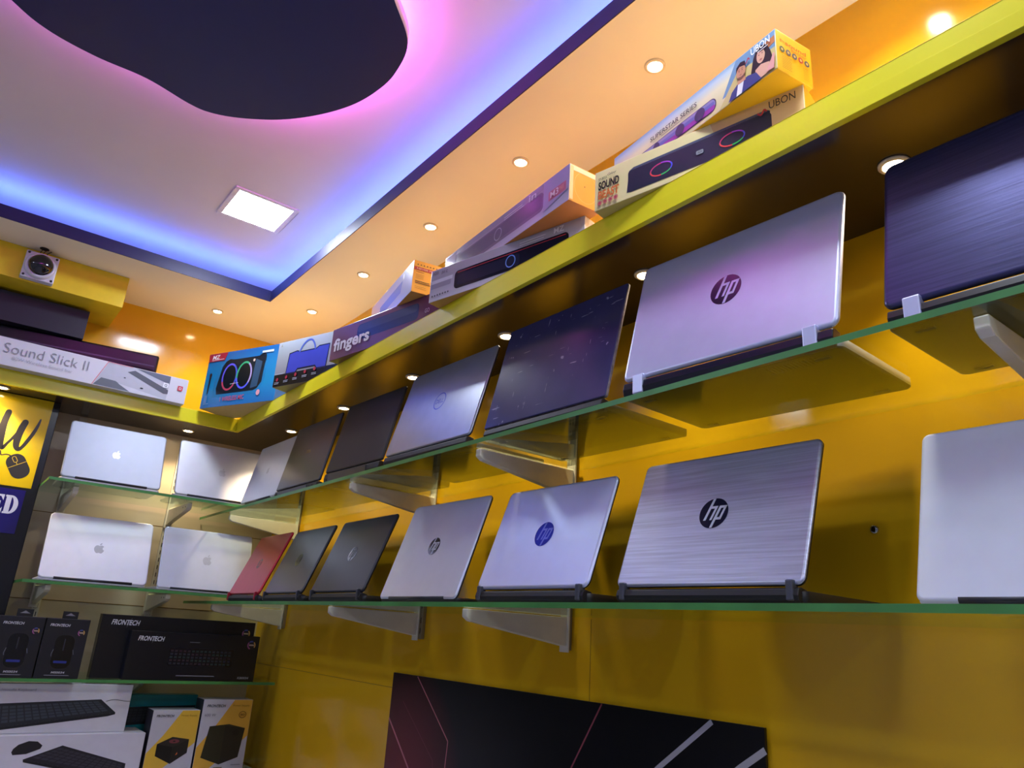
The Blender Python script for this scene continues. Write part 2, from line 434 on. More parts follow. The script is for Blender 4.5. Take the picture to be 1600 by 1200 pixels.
for y, lab in ((2.903, 'ledge downlight over the silver laptop at the corner end'), (2.417, 'ledge downlight over the black laptop beside the silver one'),
               (1.93, 'ledge downlight over the wide gunmetal laptop'), (1.4535, 'ledge downlight beside the top of the scratched laptop'),
               (.97, 'ledge downlight behind the large silver laptop'), (.444, 'ledge downlight above the dark blue laptop at the right'), (-.06, 'ledge downlight beyond the right edge of the view')):
    downlight(1.062, y, ZL0, lab, SPOT_SOFFIT_W, SG)
for x, lab in ((.753, 'ledge downlight over the aluminium laptops in the back bay'), (.077, 'ledge downlight over the yellow mouse sign'), (-.6, 'ledge downlight left of the yellow sign')):
    downlight(x, 3.265 if x > .5 else 3.17, ZL0, lab, SPOT_SOFFIT_W, SG)

# ------------------------------------------------------------------ ledge, beam, pillar
t = thing('display_ledge', 'yellow edged overhead ledge running round the corner with dark underside', 'ledge', (0, 0, 0))
mb = MB(); mb.box(XS, XS + .012, YF + .02, YS + .012, ZL0 - .004, ZL1, FASCIA); mb.box(XL + .02, XS, YS, YS + .012, ZL0 - .004, ZL1, FASCIA); mb.build('fascia', t, bevel=.001)
mb = MB(); mb.box(XS + .012, XW - .001, YF + .02, YB - .001, ZL0, ZL0 + .012, SOFFIT); mb.box(XL + .02, XS + .012, YS + .012, YB - .001, ZL0, ZL0 + .012, SOFFIT); mb.build('underside_board', t)
mb = MB(); mb.box(XS + .012, XW - .001, YF + .02, YB - .001, ZL1 - .012, ZL1 - .0002, WHITEP); mb.box(XL + .02, XS + .012, YS + .012, YB - .001, ZL1 - .012, ZL1 - .0002, WHITEP); mb.build('top_board', t)
mb = MB(); mb.box(XL + .02, .382, 3.12, YB - .001, 1.146, ZC - .001, mat('beam_laminate', 'E8CC2C', rough=0.2, var=.03))
tag(mb.build('bulkhead_beam', bevel=.001), 'yellow boxed beam below the ceiling that carries the dome camera', 'beam')
mb = MB(); mb.box(XL + .02, .275, 3.24, YB - .001, ZF, ZL0 - .001, BLACKG)
tag(mb.build('pillar_panel', bevel=.002), 'glossy black wall panel behind the yellow and navy signs', 'panel')

# yellow sign with script letter and mouse
SG0 = 3.2395
t = thing('shop_sign', 'yellow sign with a black brush script letter and computer mouse', 'sign', (0, SG0, .411))
mb = MB(); mb.box(-.42, .251, -.004, 0, 0, .334, ink('F2CF10', .12)); mb.build('board', t, bevel=.0008)
INK = ink('2E2A26', .3)
mb = MB(); A = Art(mb, (0, -.004, 0), (1, 0, 0), (0, 0, 1))
# strokes measured on the sign plane (x, z above its lower edge)
A.stroke([(.119, .265), (.114, .224), (.116, .181), (.121, .146), (.129, .130), (.140, .150), (.150, .168), (.164, .196)], [.020, .023, .022, .017, .012, .009, .009, .012], INK)
A.stroke([(.178, .238), (.171, .210), (.167, .173), (.169, .146), (.178, .135), (.188, .145), (.198, .167), (.211, .202), (.219, .232), (.223, .258)], [.021, .023, .023, .019, .014, .011, .012, .012, .010, .005], INK)
mb.build('script_letter', t)
mb = MB(); A = Art(mb, (0, -.004, 0), (1, 0, 0), (0, 0, 1))
A.stroke([(.127, .120), (.132, .106), (.146, .110), (.158, .109), (.164, .103)], [.004] * 5, INK)
ca, sa = math.cos(math.radians(33)), math.sin(math.radians(33))
def rp(p): return (.192 + p[0] * ca - p[1] * sa, .074 + p[0] * sa + p[1] * ca)
A.poly([rp(p) for p in rr(-.031, -.046, .031, .046, .028, 6)], INK)
YL = ink('E0C030', .3)
A.line([rp((-.030, .006)), rp((.030, .006))], .0016, YL)
A.line([rp((0, .006)), rp((0, .016))], .0016, YL)
A.line([rp(p) for p in rr(-.006, .016, .006, .038, .005, 3)] + [rp((.001, .016))], .0016, YL)
mb.build('mouse_emblem', t)
# navy sign
t = thing('lettered_sign', 'small navy sign with white serif capitals below the yellow sign', 'sign', (0, SG0, .245))
mb = MB(); mb.box(-.42, .238, -.003, 0, 0, .157, ink('231C6E', .12)); mb.build('board', t, bevel=.0006)
mb = MB(); A = Art(mb, (0, -.003, 0), (1, 0, 0), (0, 0, 1))
WL = ink('D8DCF0', .3)
# heavy serif E and D
def serifE(x0, x1, y0, y1):
    w = x1 - x0; h = y1 - y0
    A.poly([(x0, y0), (x0 + .5 * w, y0), (x0 + .5 * w, y1), (x0, y1)], WL)
    A.rect(x0 - .05 * w, y1 - .1 * h, x1, y1, WL); A.rect(x0 - .05 * w, y0, x1, y0 + .1 * h, WL)
    A.poly([(x1, y1), (x1 - .02 * w, y1 - .32 * h), (x1 - .28 * w, y1 - .09 * h)], WL); A.poly([(x1, y0), (x1 - .28 * w, y0 + .09 * h), (x1 + .02 * w, y0 + .32 * h)], WL)
    A.rect(x0 + .5 * w, y0 + .46 * h, x0 + .78 * w, y0 + .55 * h, WL); A.rect(x0 + .7 * w, y0 + .36 * h, x0 + .8 * w, y0 + .65 * h, WL)
serifE(.140, .178, .068, .134)
mb.build('letter', t); mb = MB(); A = Art(mb, (0, -.003, 0), (1, 0, 0), (0, 0, 1))
A.rect(.185, .068, .201, .134, WL); A.rect(.182, .068, .202, .0745, WL); A.rect(.182, .1275, .202, .134, WL)
for q in range(14):
    a, b2 = -math.pi / 2 + math.pi * q / 14, -math.pi / 2 + math.pi * (q + 1) / 14
    A.poly([(.200 + .010 * math.cos(a), .101 + .0265 * math.sin(a)), (.200 + .025 * math.cos(a), .101 + .033 * math.sin(a)), (.200 + .025 * math.cos(b2), .101 + .033 * math.sin(b2)), (.200 + .010 * math.cos(b2), .101 + .0265 * math.sin(b2))], WL, False)
mb.build('letter', t)

# dome camera on the beam
t = thing('dome_camera', 'white square-based dome security camera on the yellow beam', 'camera', (.0805, 3.119, 1.204))
mb = MB(); mb.box(-.054, .054, -.032, 0, -.054, .054, WHITEPL); mb.build('base_plate', t, bevel=.004)
mb = MB(); mb.lathe([(.051, -.030), (.051, -.038), (.048, -.046), (.041, -.051), (.041, -.044)], (0, 0, 0), (0, 1, 0), WHITEPL, 32); mb.build('collar', t)
mb = MB(); mb.lathe([(.041 * math.cos(a), -.046 - .034 * math.sin(a)) for a in [math.pi / 2 * k / 8 for k in range(9)]], (0, 0, 0), (0, 1, 0), mat('smoked_dome', '10101A', rough=.06, coat=.6), 32); mb.build('dome', t)
for sx in (-1, 1):
    for sz in (-1, 1):
        mb = MB(); mb.lathe([(.0045, -.032), (.0045, -.0335), (.0001, -.0335)], (sx * .045, 0, sz * .045), (0, 1, 0), DGREY, 10); mb.build('screw', t)
mb = MB()
for k, off in enumerate((0, .010, .022)):
    mb.tube([(-.005 + off, -.012, .05), (-.012 + off, -.022, .060), (-.006 + off * 1.3, -.026, .0725)], .0016, (INK, ink('7A3030'), DGREY)[k], 6)
mb.build('cable', t)
mb = MB(); mb.lathe([(.016, -.0012), (.016, 0)], (.078, 3.085, ZC - .0002), (0, 0, 1), DARKSLOT, 14)
tag(mb.build('cable_hole'), 'dark hole in the cream ceiling where the camera wires enter', 'hole')

# ------------------------------------------------------------------ glass shelves, uprights, brackets
def shelf(x0, x1, y0, y1, ztop, label, th=.010, edge=None):
    mb = MB(); mb.box(x0, x1, y0, y1, ztop - th, ztop, GLASS, edge or {2: GEDGE, 5: GEDGE})
    return tag(mb.build('glass_shelf'), label, 'shelf', 'green edged glass shelves')
shelf(XS, XW - .002, YF + .3, 3.39, GU, 'upper long glass shelf on the yellow laptop wall')
shelf(XS, XW - .002, YF + .3, 3.39, GL, 'lower long glass shelf on the yellow laptop wall')
shelf(.278, 1.2, 3.02, YB - .012, BU, 'upper short glass shelf in the back bay under two aluminium laptops')
shelf(.278, 1.2, 3.02, YB - .012, BL_, 'middle short glass shelf in the back bay under two white laptops')
shelf(.278, 1.2, 3.02, YB - .012, BT, 'lowest short glass shelf in the back bay holding black cartons')
mb = MB(); mb.box(.280, 1.22, 2.90, YB - .002, BC - .03, BC, WHITEPL); mb.box(.28, 1.22, 2.93, YB - .002, ZF, BC - .03, GREYP); mb.box(.0, .280, 2.90, 3.232, BC - .03, BC, WHITEPL)
tag(mb.build('base_cabinet'), 'pale base cabinet below the back bay carrying white and yellow cartons', 'cabinet')

def upright_r(y, z0, label):
    t = thing('slotted_upright', label, 'shelf upright', (XW, y, z0), -math.pi / 2, 'slotted uprights on the yellow wall')
    h = ZL0 - z0 - .002
    mb = MB(); mb.box(-.013, .013, -.012, -.0005, 0, h, CHANM); mb.build('channel', t, bevel=.001)
    mb = MB(); k = 0
    while .02 + k * .03 < h - .02:
        for sx in (-.005, .005): mb.box(sx - .0015, sx + .0015, -.0126, -.0118, .015 + k * .03, .031 + k * .03, DARKSLOT)
        k += 1
    mb.build('slots', t)
for y, lab in ((.312, 'slotted wall upright behind the dark blue laptop at the right'), (1.362, 'slotted wall upright behind the scratched dark laptop'), (2.01, 'slotted wall upright behind the gunmetal laptop'),
               (3.09, 'slotted wall upright in the corner on the yellow wall')):
    upright_r(y, -.02, lab)
def bracket(loc, rotz, ztop, label, group, L=.30):
    t = thing('shelf_bracket', label, 'bracket', loc, rotz, group)
    # local Y runs to the wall (y=0 at the wall), Z=0 is the glass underside
    mb = MB()
    pr = [(-L, -.001), (-.012, -.001), (-.012, -.066), (-.03, -.064), (-L + .012, -.026), (-L, -.018)]
    mb.prism([(-.009, y, z) for y, z in pr], (.018, 0, 0), METALC); mb.build('arm', t, bevel=.002)
    mb = MB(); mb.box(-.015, .015, -.0165, -.0122, -.078, .012, METALC); mb.build('wall_plate', t, bevel=.001)
    for y in (-L + .025, -L + .06):
        mb = MB(); mb.lathe([(.003, 0), (.003, .0004)], (-.0094, y, -.013), (1, 0, 0), DARKSLOT, 8); mb.build('bolt', t)
RG = 'brackets under the long glass shelves'
for y, z, lab in ((.312, GU, 'shelf bracket under the dark blue laptop at the right of the upper shelf'), (1.353, GU, 'upper shelf bracket below the scratched dark laptop'),
                  (1.995, GU, 'upper shelf bracket below the gap before the gunmetal laptop'), (3.08, GU, 'upper shelf bracket at the corner end'),
                  (1.358, GL, 'lower shelf bracket between the silver laptops'), (2.027, GL, 'lower shelf bracket below the third dark laptop'), (3.10, GL, 'lower shelf bracket at the corner below the red laptop')):
    bracket((XW - .0005, y, z - .0102), -math.pi / 2, z, lab, RG)
BG = 'brackets in the back bay'
for x, z, lab in ((.377, BU, 'back bay bracket under the brightest aluminium laptop'), (.777, BU, 'back bay bracket under the second aluminium laptop'),
                  (.367, BL_, 'back bay bracket under the white laptop at the left'), (.765, BL_, 'back bay bracket under the glossy white laptop'),
                  (.37, BT, 'back bay bracket under the black mouse cartons'), (.77, BT, 'back bay bracket under the long black cartons')):
    bracket((x, YB - .0005, z - .0102), 0, z, lab, BG, .30 if z > 0 else .15)
for x, lab in ((.377, 'slotted upright in the back bay near the black pillar'), (.775, 'slotted upright in the back bay between the laptops')):
    t = thing('slotted_upright', lab, 'shelf upright', (x, YB, -.5), 0, 'slotted uprights in the back bay')
    mb = MB(); mb.box(-.013, .013, -.012, -.0008, 0, 1.24, METALC); mb.build('channel', t, bevel=.001)
    mb = MB()
    for k in range(40):
        for sx in (-.005, .005): mb.box(sx - .0015, sx + .0015, -.0126, -.0118, .02 + k * .03, .036 + k * .03, DARKSLOT)
    mb.build('slots', t)
mb = MB(); mb.lathe([(.004, 0), (.007, -.001), (.007, -.005), (.004, -.007)], (XW, .615, .205), (1, 0, 0), CHROME, 14)
tag(mb.build('wall_knob'), 'tiny shiny knob on the yellow wall right of the brushed metal laptop', 'knob')

# ------------------------------------------------------------------ laptops
APPLE = [(0, .50), (.16, .60), (.36, .62), (.58, .50), (.66, .40), (.52, .26), (.48, .05), (.56, -.15), (.74, -.27), (.66, -.48), (.50, -.72), (.34, -.83), (.18, -.80), (0, -.74),
         (-.18, -.80), (-.34, -.83), (-.52, -.70), (-.68, -.45), (-.76, -.12), (-.74, .18), (-.62, .42), (-.42, .58), (-.20, .60)]
LEAF = [(.0, .64), (.04, .82), (.16, .97), (.34, 1.04), (.32, .86), (.20, .70)]
def HPL(A, cx, cy, R, disc, letter, ring=None):
    A.ell(cx, cy, R, R, disc, 36)
    if ring: A.ring(cx, cy, R, R, R * .06, ring)
    def q(x0, x1, y0, y1):
        A.poly([(cx + R * (x + .33 * y), cy + R * y) for x, y in ((x0, y0), (x1, y0), (x1, y1), (x0, y1))], letter, False)
    for a in ((-.50, -.32, -.46, .97), (-.32, -.06, .30, .46), (-.06, .10, -.46, .46), (.20, .38, -.97, .46), (.38, .64, .30, .46), (.38, .64, -.46, -.30), (.56, .72, -.46, .46)): q(*a)
    A.up()

def slab(mb, w, L, r, t, c, M, m_out, m_rim, m_in, n=7, y0=0.0):
    """rounded plate: outline in local (x, v), outer face at depth 0, inner at t, soft edge c; M maps (x, v, d) -> 3D"""
    def ring(ins, d): return [M(x, v, d) for x, v in rr(-w / 2 + ins, y0 + ins, w / 2 - ins, y0 + L - ins, max(r - ins, .001), n)]
    rings = [ring(c * 1.6, 0), ring(c * .6, c * .25), ring(0, c), ring(0, t - c * .3), ring(c * .4, t)]
    N = len(rings[0])
    V = [p for q in rings for p in q]
    for i, mm in enumerate((m_out, m_out, m_rim, m_rim)):
        mb.mesh(rings[i] + rings[i + 1], [(k, (k + 1) % N, N + (k + 1) % N, N + k) for k in range(N)], mm, True)
    mb.poly(rings[0][::-1], m_out); mb.poly(rings[-1], m_in)

def laptop(label, loc, rotz, th, w, L, zr, kind, lid, logo=None, group=None, base=BLACKP, rim=None, r=.012, c=.003, deck=None, hinge=SILVER, depth=None, bar=BARM, hx=.445, hw=.0055):
    rim = rim or lid; deck = deck or base
    t = thing('laptop', label, 'laptop', loc, rotz, group)
    s, co = math.sin(th), math.cos(th)
    D = depth or min(L, .24)
    th_b = .020 if kind in ('hp', 'dell', 'plain') else .013
    zb0 = .0025
    # base
    mb = MB()
    slab(mb, w, D, r, th_b - .003, .003, lambda x, v, d: Vector((x, v + .004, zb0 + d)), base, deck, deck)
    bo = mb.build('base', t)
    mb = MB(); mb.box(-w * .44, w * .44, .045, .045 + D * .42, zb0 + th_b - .003, zb0 + th_b - .0015, KEYS); mb.build('keyboard', bo)
    mb = MB(); mb.box(-w * .14, w * .14, D * .66, D * .92, zb0 + th_b - .003, zb0 + th_b - .0022, DGREY); mb.build('touchpad', bo)
    for sx in (-1, 1):
        for y in (.03, D - .02):
            mb = MB(); mb.box(sx * w * .40 - .012, sx * w * .40 + .012, y - .004, y + .004, 0, zb0 + .0005, DGREY); mb.build('rubber_foot', bo)
    mb = MB()
    for k in range(14): mb.box(w * .18 + k * .006, w * .18 + k * .006 + .003, .02, .045, zb0 - .0004, zb0 + .001, DARKSLOT)
    mb.build('vent', bo)
    if kind in ('hp', 'dell', 'plain'):
        # rear edge of the base, rounded, tall and dark
        mb = MB(); hgt = zr - (.004 if kind == 'hp' else .003)
        pr = [(.016, .003), (.004, .003), (-.003, .007), (-.005, hgt * .55), (-.002, hgt - .002), (.006, hgt), (.02, hgt - .003)]
        mb.prism([(-w / 2 + .006, y, z) for y, z in pr], (w - .012, 0, 0), bar, smooth=False); mb.build('rear_edge', t, bevel=.0015)
        if kind == 'hp':
            for sx in (-1, 1):
                x = sx * w * hx
                mb = MB(); mb.box(x - hw, x + hw, -.0065, .010, .006, zr + .006, hinge); mb.build('hinge', t, bevel=.002)
        if kind == 'dell':
            mb = MB()
            mb.box(-w * .40, w * .28, -.0062, -.0045, .010, hgt - .005, DGREY)
            mb.build('port_panel', t, bevel=.0006)
            for x in (-w * .43, w * .33, w * .40):
                mb = MB(); mb.box(x - .006, x + .006, -.0056, -.003, .009, .018, DARKSLOT); mb.build('port', t)
    else:
        mb = MB(); mb.tube([(-w * .36, .006, zr + .002), (w * .36, .006, zr + .002)], .0055, DGREY, 10); mb.build('hinge_barrel', t)
    # lid
    M = lambda x, v, d: Vector((x, v * s + d * co, zr + v * co - d * s))
    mb = MB(); slab(mb, w, L, r, .008, c, M, lid, rim, DGREY)
    lo = mb.build('lid', t)
    mb = MB(); mb.poly([M(x, v, .0086) for x, v in ((-w * .46, L * .09), (-w * .46, L * .95), (w * .46, L * .95), (w * .46, L * .09))], SCREEN); mb.build('screen', lo)
    if logo:
        mb = MB(); A = Art(mb, M(0, 0, 0), (1, 0, 0), (0, s, co), .0003)
        logo(A, w, L); mb.build('badge', lo)
    return t

def lg_hp(disc, letter, R=.026, y=.5, ring=None):
    return lambda A, w, L: HPL(A, 0, L * y, R, disc, letter, ring)
def lg_apple(m, s=.018, y=.5):
    def f(A, w, L):
        A.poly([(s * a, L * y + s * b) for a, b in APPLE], m); A.poly([(s * a, L * y + s * b) for a, b in LEAF], m)
    return f
def lg_round(disc, word, R=.022, y=.52):
    def f(A, w, L):
        A.ring(0, L * y, R, R, R * .12, disc); A.text(word, -R * .68, L * y - R * .26, R * 1.36, R * .52, disc, bold=.01)
    return f
def lg_word(m, word, w_, h_, y=.5):
    return lambda A, w, L: A.text(word, -w_ / 2, L * y, w_, h_, m, bold=.01)

H = -math.pi / 2
LG_ = 'laptops on the lower long glass shelf'; UG_ = 'laptops on the upper long glass shelf'; BG_ = 'pale laptops in the back bay'
def R_(label, x, y, yaw, th, w, L, zr, shelf_z, **k):
    return laptop(label, (x, y, shelf_z), yaw + H, th, w, L, zr, **k)
R_('red laptop at the corner end of the lower glass shelf', .934, 2.783, -.02, .388, .335, .240, .027, GL, kind='hp', lid=RED, rim=RED, hinge=RED, logo=lg_hp(mat('dark_red_badge', '5E1424', rough=.2), RED, .020), group=LG_)
R_('charcoal laptop with round chrome badge beside the red laptop', .935, 2.417, -.03, .377, .344, .234, .028, GL, kind='hp', lid=CHAR, rim=BLACKP, logo=lg_hp(CHROME, CHAR, .022), group=LG_, hinge=DGREY)
R_('black laptop with chrome badge next to the plain silver laptop', .936, 2.023, -.003, .364, .342, .234, .029, GL, kind='hp', lid=CHAR2, rim=BLACKP, logo=lg_hp(CHROME, CHAR2, .023), group=LG_, hinge=DGREY)
R_('silver laptop with chrome badge whose lid reaches down to the glass', .938, 1.586, .02, .329, .338, .258, .010, GL, kind='drop', lid=SILVER2, rim=DGREY, logo=lg_hp(CHROME, SILVER2, .023, .52), group=LG_)
R_('silver laptop with a round blue badge', .939, 1.166, .017, .351, .334, .233, .029, GL, kind='hp', lid=SILVER, rim=BLACKP, logo=lg_hp(BLUEBADGE, mat('badge_outline', '7A7CC0', rough=.2, metal=.5), .027), group=LG_, hinge=HINGEM, c=.004, r=.016)
R_('brushed grey laptop with a dark round badge on the lower shelf', .936, .746, .035, .354, .341, .237, .028, GL, kind='hp', lid=BRUSH, rim=BLACKP, logo=lg_hp(BADGE, SILVER2, .027, .52), group=LG_, hinge=HINGEM)
R_('plain white laptop cut off by the right edge on the lower shelf', .945, .263, .0, .31, .34, .232, .006, GL, kind='drop', lid=WHITEPL, rim=WHITEPL, group=LG_, base=WHITEPL, r=.010)
R_('grey silver laptop standing at the corner end of the upper shelf', .932, 2.796, .018, .214, .353, .240, .020, GU, kind='drop', lid=ALU, rim=ALU, group=UG_, logo=lg_apple(mat('soft_badge_far', '9A9CA6', rough=.35), .016))
R_('black laptop with small word badge between the matt black and grey silver laptops', .931, 2.42, .018, .208, .353, .243, .030, GU, kind='dell', lid=CHAR2, rim=BLACKP, group=UG_, logo=lg_word(CHROME, 'DELL', .04, .012), r=.006)
R_('matt black laptop without badge left of the gunmetal laptop', .938, 2.022, .048, .228, .339, .240, .042, GU, kind='dell', lid=MATBLK, rim=DGREY, group=UG_, r=.006)
R_('gunmetal laptop with round ring badge left of the scratched laptop', .930, 1.599, .033, .272, .388, .259, .034, GU, kind='plain', lid=GUNM, rim=BLACKP, group=UG_, logo=lg_round(mat('pale_badge', '5460B0', rough=.3, metal=.5), 'DELL', .026), r=.012)
R_('dark laptop with a badly scratched glossy lid and frayed edges', .934, 1.148, .021, .229, .380, .266, .031, GU, kind='plain', lid=SCRATCH, rim=mat('worn_edge', '6A6470', rough=.6, var=.5, scale=90), group=UG_, r=.004, c=.0015)
R_('large silver laptop with a dark round badge on the upper shelf', .926, .693, .049, .243, .400, .261, .036, GU, kind='hp', lid=SILVER, rim=ALU, group=UG_, hx=.40, hw=.011, logo=lg_hp(BADGE, SILVER, .030, .52), r=.014, c=.004, hinge=SILVER, bar=mat('navy_hinge_bar', '101224', rough=.3), deck=ALU)
R_('dark blue brushed laptop cut off by the right edge on the upper shelf', .930, .232, .02, .215, .385, .256, .031, GU, kind='hp', lid=NAVYL, rim=BLACKP, group=UG_, hx=.40, hw=.011, r=.014, c=.004, hinge=SILVER, bar=mat('black_hinge_bar', '0C0D14', rough=.3))
laptop('brightest aluminium laptop with white fruit badge at the upper left', (.480, 3.055, BU), -.025, .346, .335, .236, .014, 'drop', mat('soft_aluminium', 'A9B0C0', rough=.5, metal=.25, var=.02), lg_apple(mat('white_badge', 'FAFBFF', rough=.25), .019), BG_, base=ALU, r=.014)
laptop('second aluminium laptop, partly hidden, right of the brightest one', (.872, 3.050, BU), -.02, .30, .345, .236, .012, 'drop', ALU, lg_apple(mat('soft_badge', 'A8AAB4', rough=.35), .019), BG_, base=ALU, r=.014)
laptop('white laptop with grey fruit badge below the brightest aluminium one', (.494, 3.044, BL_), -.044, .415, .346, .253, .011, 'drop', WHITEPL, lg_apple(mat('grey_badge', '9C9EAA', rough=.25), .022), BG_, base=WHITEPL, r=.016)
laptop('glossy white laptop with mirror-like lid right of the matt white one', (.876, 3.049, BL_), -.015, .25, .341, .236, .010, 'drop', WHITEGL, lg_apple(mat('pale_grey_badge', 'B4B6C4', rough=.2), .022), BG_, base=WHITEPL, r=.012)

# ------------------------------------------------------------------ cartons
def carton(name, label, loc, rotz, w, d, h, body, mats=None, group=None, cat='box', bev=.0012):
    """local X to the right, Y to the back, origin at the front left bottom corner"""
    t = thing(name, label, cat, loc, rotz, group)
    mb = MB(); mb.box(0, w, 0, d, 0, h, body, mats); mb.build('carton', t, bevel=bev)
    return t
def front(t, name, fn):
    mb = MB(); A = Art(mb, (0, 0, 0), (1, 0, 0), (0, 0, 1)); A.parent = t; A.k = LAYER.get(name, 1); fn(A)
    if mb.v: mb.build('printed_marks' if name == 'lettering' else name, t)
def right(t, w, name, fn):
    mb = MB(); A = Art(mb, (w, 0, 0), (0, 1, 0), (0, 0, 1)); A.parent = t; fn(A)
    if mb.v: mb.build(name, t)
EG = 'speaker cartons on the ledge'
WHT = ink('F2F2F4'); BLK = ink('15151B'); REDI = ink('B8242C'); CARD = mat('brown_card', 'B98A50', rough=.7, var=.08)

# -- yellow-beige soundbar carton, bottom right
w, h = .416, .088
t = carton('soundbar_carton', 'beige soundbar carton with black bar and bold black and orange capitals', (.87, .929, ZL1), .185 + H, w, .10, h, ink('E3D59A'), {3: ink('F0A818'), 0: ink('C9B878')}, EG)
def f(A):
    A.poly([(w * .66, h * .02), (w * .995, h * .02), (w * .995, h * .98), (w * .60, h * .98)], ink('D8B47C'))
    A.poly([(.075, .013), (.358, .022), (.358, .064), (.080, .060)], ink('2A3144')); A.poly([(.080, .060), (.358, .064), (.352, .068), (.090, .065)], ink('4A5468'))
    A.rrect(.078, .012, .360, .060, .006, ink('242B3C', .3))
    for cx, cy in ((.150, .036), (.290, .038)):
        for a0, a1, c in ((90, 180, 'C03A6A'), (180, 270, 'E04848'), (270, 330, '38C060'), (-30, 30, '5058E0'), (30, 90, 'A848D0')):
            A.ring(cx, cy, .024, .014, .0028, ink(c), math.radians(a0), math.radians(a1), 8)
    A.rrect(.222, .033, .236, .041, .002, ink('9098A0')); A.text('UBON', .224, .035, .010, .004, BLK)
front(t, 'printed_soundbar', f)
def f(A):
    A.text('SOUND', .0105, .042, .048, .019, ink('1A1712'), bold=.035); A.text('BEAST', .0105, .021, .048, .019, ink('D06A2C'), bold=.03)
    A.text('SP-8055', .010, .064, .020, .006, BLK); A.text('Galaxy', .030, .067, .020, .007, BLK, shear=.4)
    for k in range(4): A.ell(.0145 + k * .0125, .0125, .0052, .0052, ink('B04050')); A.ring(.0145 + k * .0125, .0125, .0040, .0040, .0005, ink('E8C8A0'))
    A.text('UBON', w - .058, h - .024, .045, .015, ink('3A3232'), bold=.005)
    A.line([(w - .078, h - .024), (w - .072, h - .030), (w - .066, h - .020), (w - .062, h - .026)], .003, REDI)
front(t, 'lettering', f)
# -- superstar carton on top
w, h, d = .425, .080, .085
t = carton('soundbar_carton', 'long soundbar carton with a printed couple and bright yellow end', (.941, .948, ZL1 + .088), -.134 + H, w, d, h, ink('F2B818'),
           {2: gradmat('print_sky', 2, [(0, 'D8C48C'), (.05, 'E6DDB4'), (.068, 'BFD0D8'), (.08, '7FA8C8')]), 3: ink('F4B714')}, EG)
def f(A):
    A.poly([(w * .72, .02), (w - .002, .02), (w - .002, h - .002), (w * .80, h - .002)], ink('6F93B4')); A.poly([(w * .70, .001), (w - .002, .001), (w - .002, .045), (w * .80, .05)], ink('CDB878'))
    A.poly([(w * .9, .045), (w - .002, .055), (w - .002, .068), (w * .93, .066)], ink('C07848'))
    # speaker bar
    A.rrect(.060, .010, .292, .038, .013, ink('3A3152')); A.rrect(.0625, .012, .290, .0365, .012, ink('8C86B4')); A.rrect(.0625, .012, .289, .024, .006, ink('9A3E9E')); A.rrect(.064, .022, .288, .030, .004, ink('6A68B0'))
    for x, rx in ((.096, .009), (.134, .010), (.200, .012), (.252, .013)): A.ell(x, .024, rx, .0122, ink('423A5C'))
    # town at the left
    for x0, hh in ((.006, .02), (.014, .028), (.022, .018), (.030, .024), (.038, .016)): A.rect(x0, .012, x0 + .007, .012 + hh, ink('8A6A62'))
front(t, 'printed_soundbar', f)
SKIN = ink('C98F6C'); SKIN2 = ink('D9A68C'); HAIR = ink('1E1618')
def f(A):
    # woman
    A.poly([(.372, .024), (.378, .050), (.386, .066), (.396, .068), (.408, .060), (.414, .044), (.418, .026), (.40, .018), (.38, .018)], HAIR)
    A.poly([(.380, .004), (.382, .026), (.394, .030), (.410, .024), (.420, .004)], SKIN2); A.ell(.3945, .047, .0088, .0145, SKIN2)
    A.poly([(.386, .060), (.396, .063), (.404, .056), (.404, .046), (.401, .055), (.392, .056)], HAIR)
    for x in (.391, .398): A.ell(x, .0500, .0012, .0009, HAIR, 8)
    A.ell(.3946, .0395, .0030, .0010, ink('B04A50'), 8)
    A.poly([(.404, .006), (.414, .022), (.420, .034), (.423, .030), (.420, .004)], ink('E0A098'))
    # man
    A.poly([(.322, .001), (.330, .016), (.342, .024), (.366, .026), (.384, .020), (.394, .001)], ink('33407C'))
    A.poly([(.340, .001), (.345, .024), (.358, .024), (.352, .001)], ink('E4E4EC'))
    A.poly([(.344, .022), (.346, .032), (.360, .032), (.362, .022)], SKIN); A.ell(.3525, .044, .0098, .0155, SKIN)
    A.poly([(.341, .046), (.343, .058), (.352, .064), (.362, .061), (.364, .046), (.361, .052), (.350, .056), (.345, .052)], HAIR)
    A.poly([(.344, .036), (.348, .030), (.354, .029), (.360, .032), (.361, .038), (.357, .0345), (.352, .0335), (.347, .0355)], ink('7A5444'))
    for x in (.349, .356): A.ell(x, .0465, .0013, .0008, HAIR, 8); A.rect(x - .0022, .0492, x + .0022, .0500, HAIR)
    A.ell(.3525, .0375, .0028, .0007, ink('8E4A44'), 8)
front(t, 'printed_couple', f)
def f(A):
    A.text('SUPERSTAR SERIES', .118, .046, .128, .0105, ink('2A2022'), bold=.008); A.bars(.15, .041, .06, 1, .004, .001, ink('6A5A52'))
    A.text('UBON', w - .050, h - .020, .040, .014, WHT, bold=.012); A.bars(w - .036, h - .024, .026, 1, .004, .0012, WHT)
    A.line([(w - .066, h - .022), (w - .061, h - .027), (w - .056, h - .019), (w - .053, h - .024)], .0025, ink('A83048'))
    A.text('PREMIUM', .006, .006, .020, .005, ink('3A3030'))
front(t, 'lettering', f)
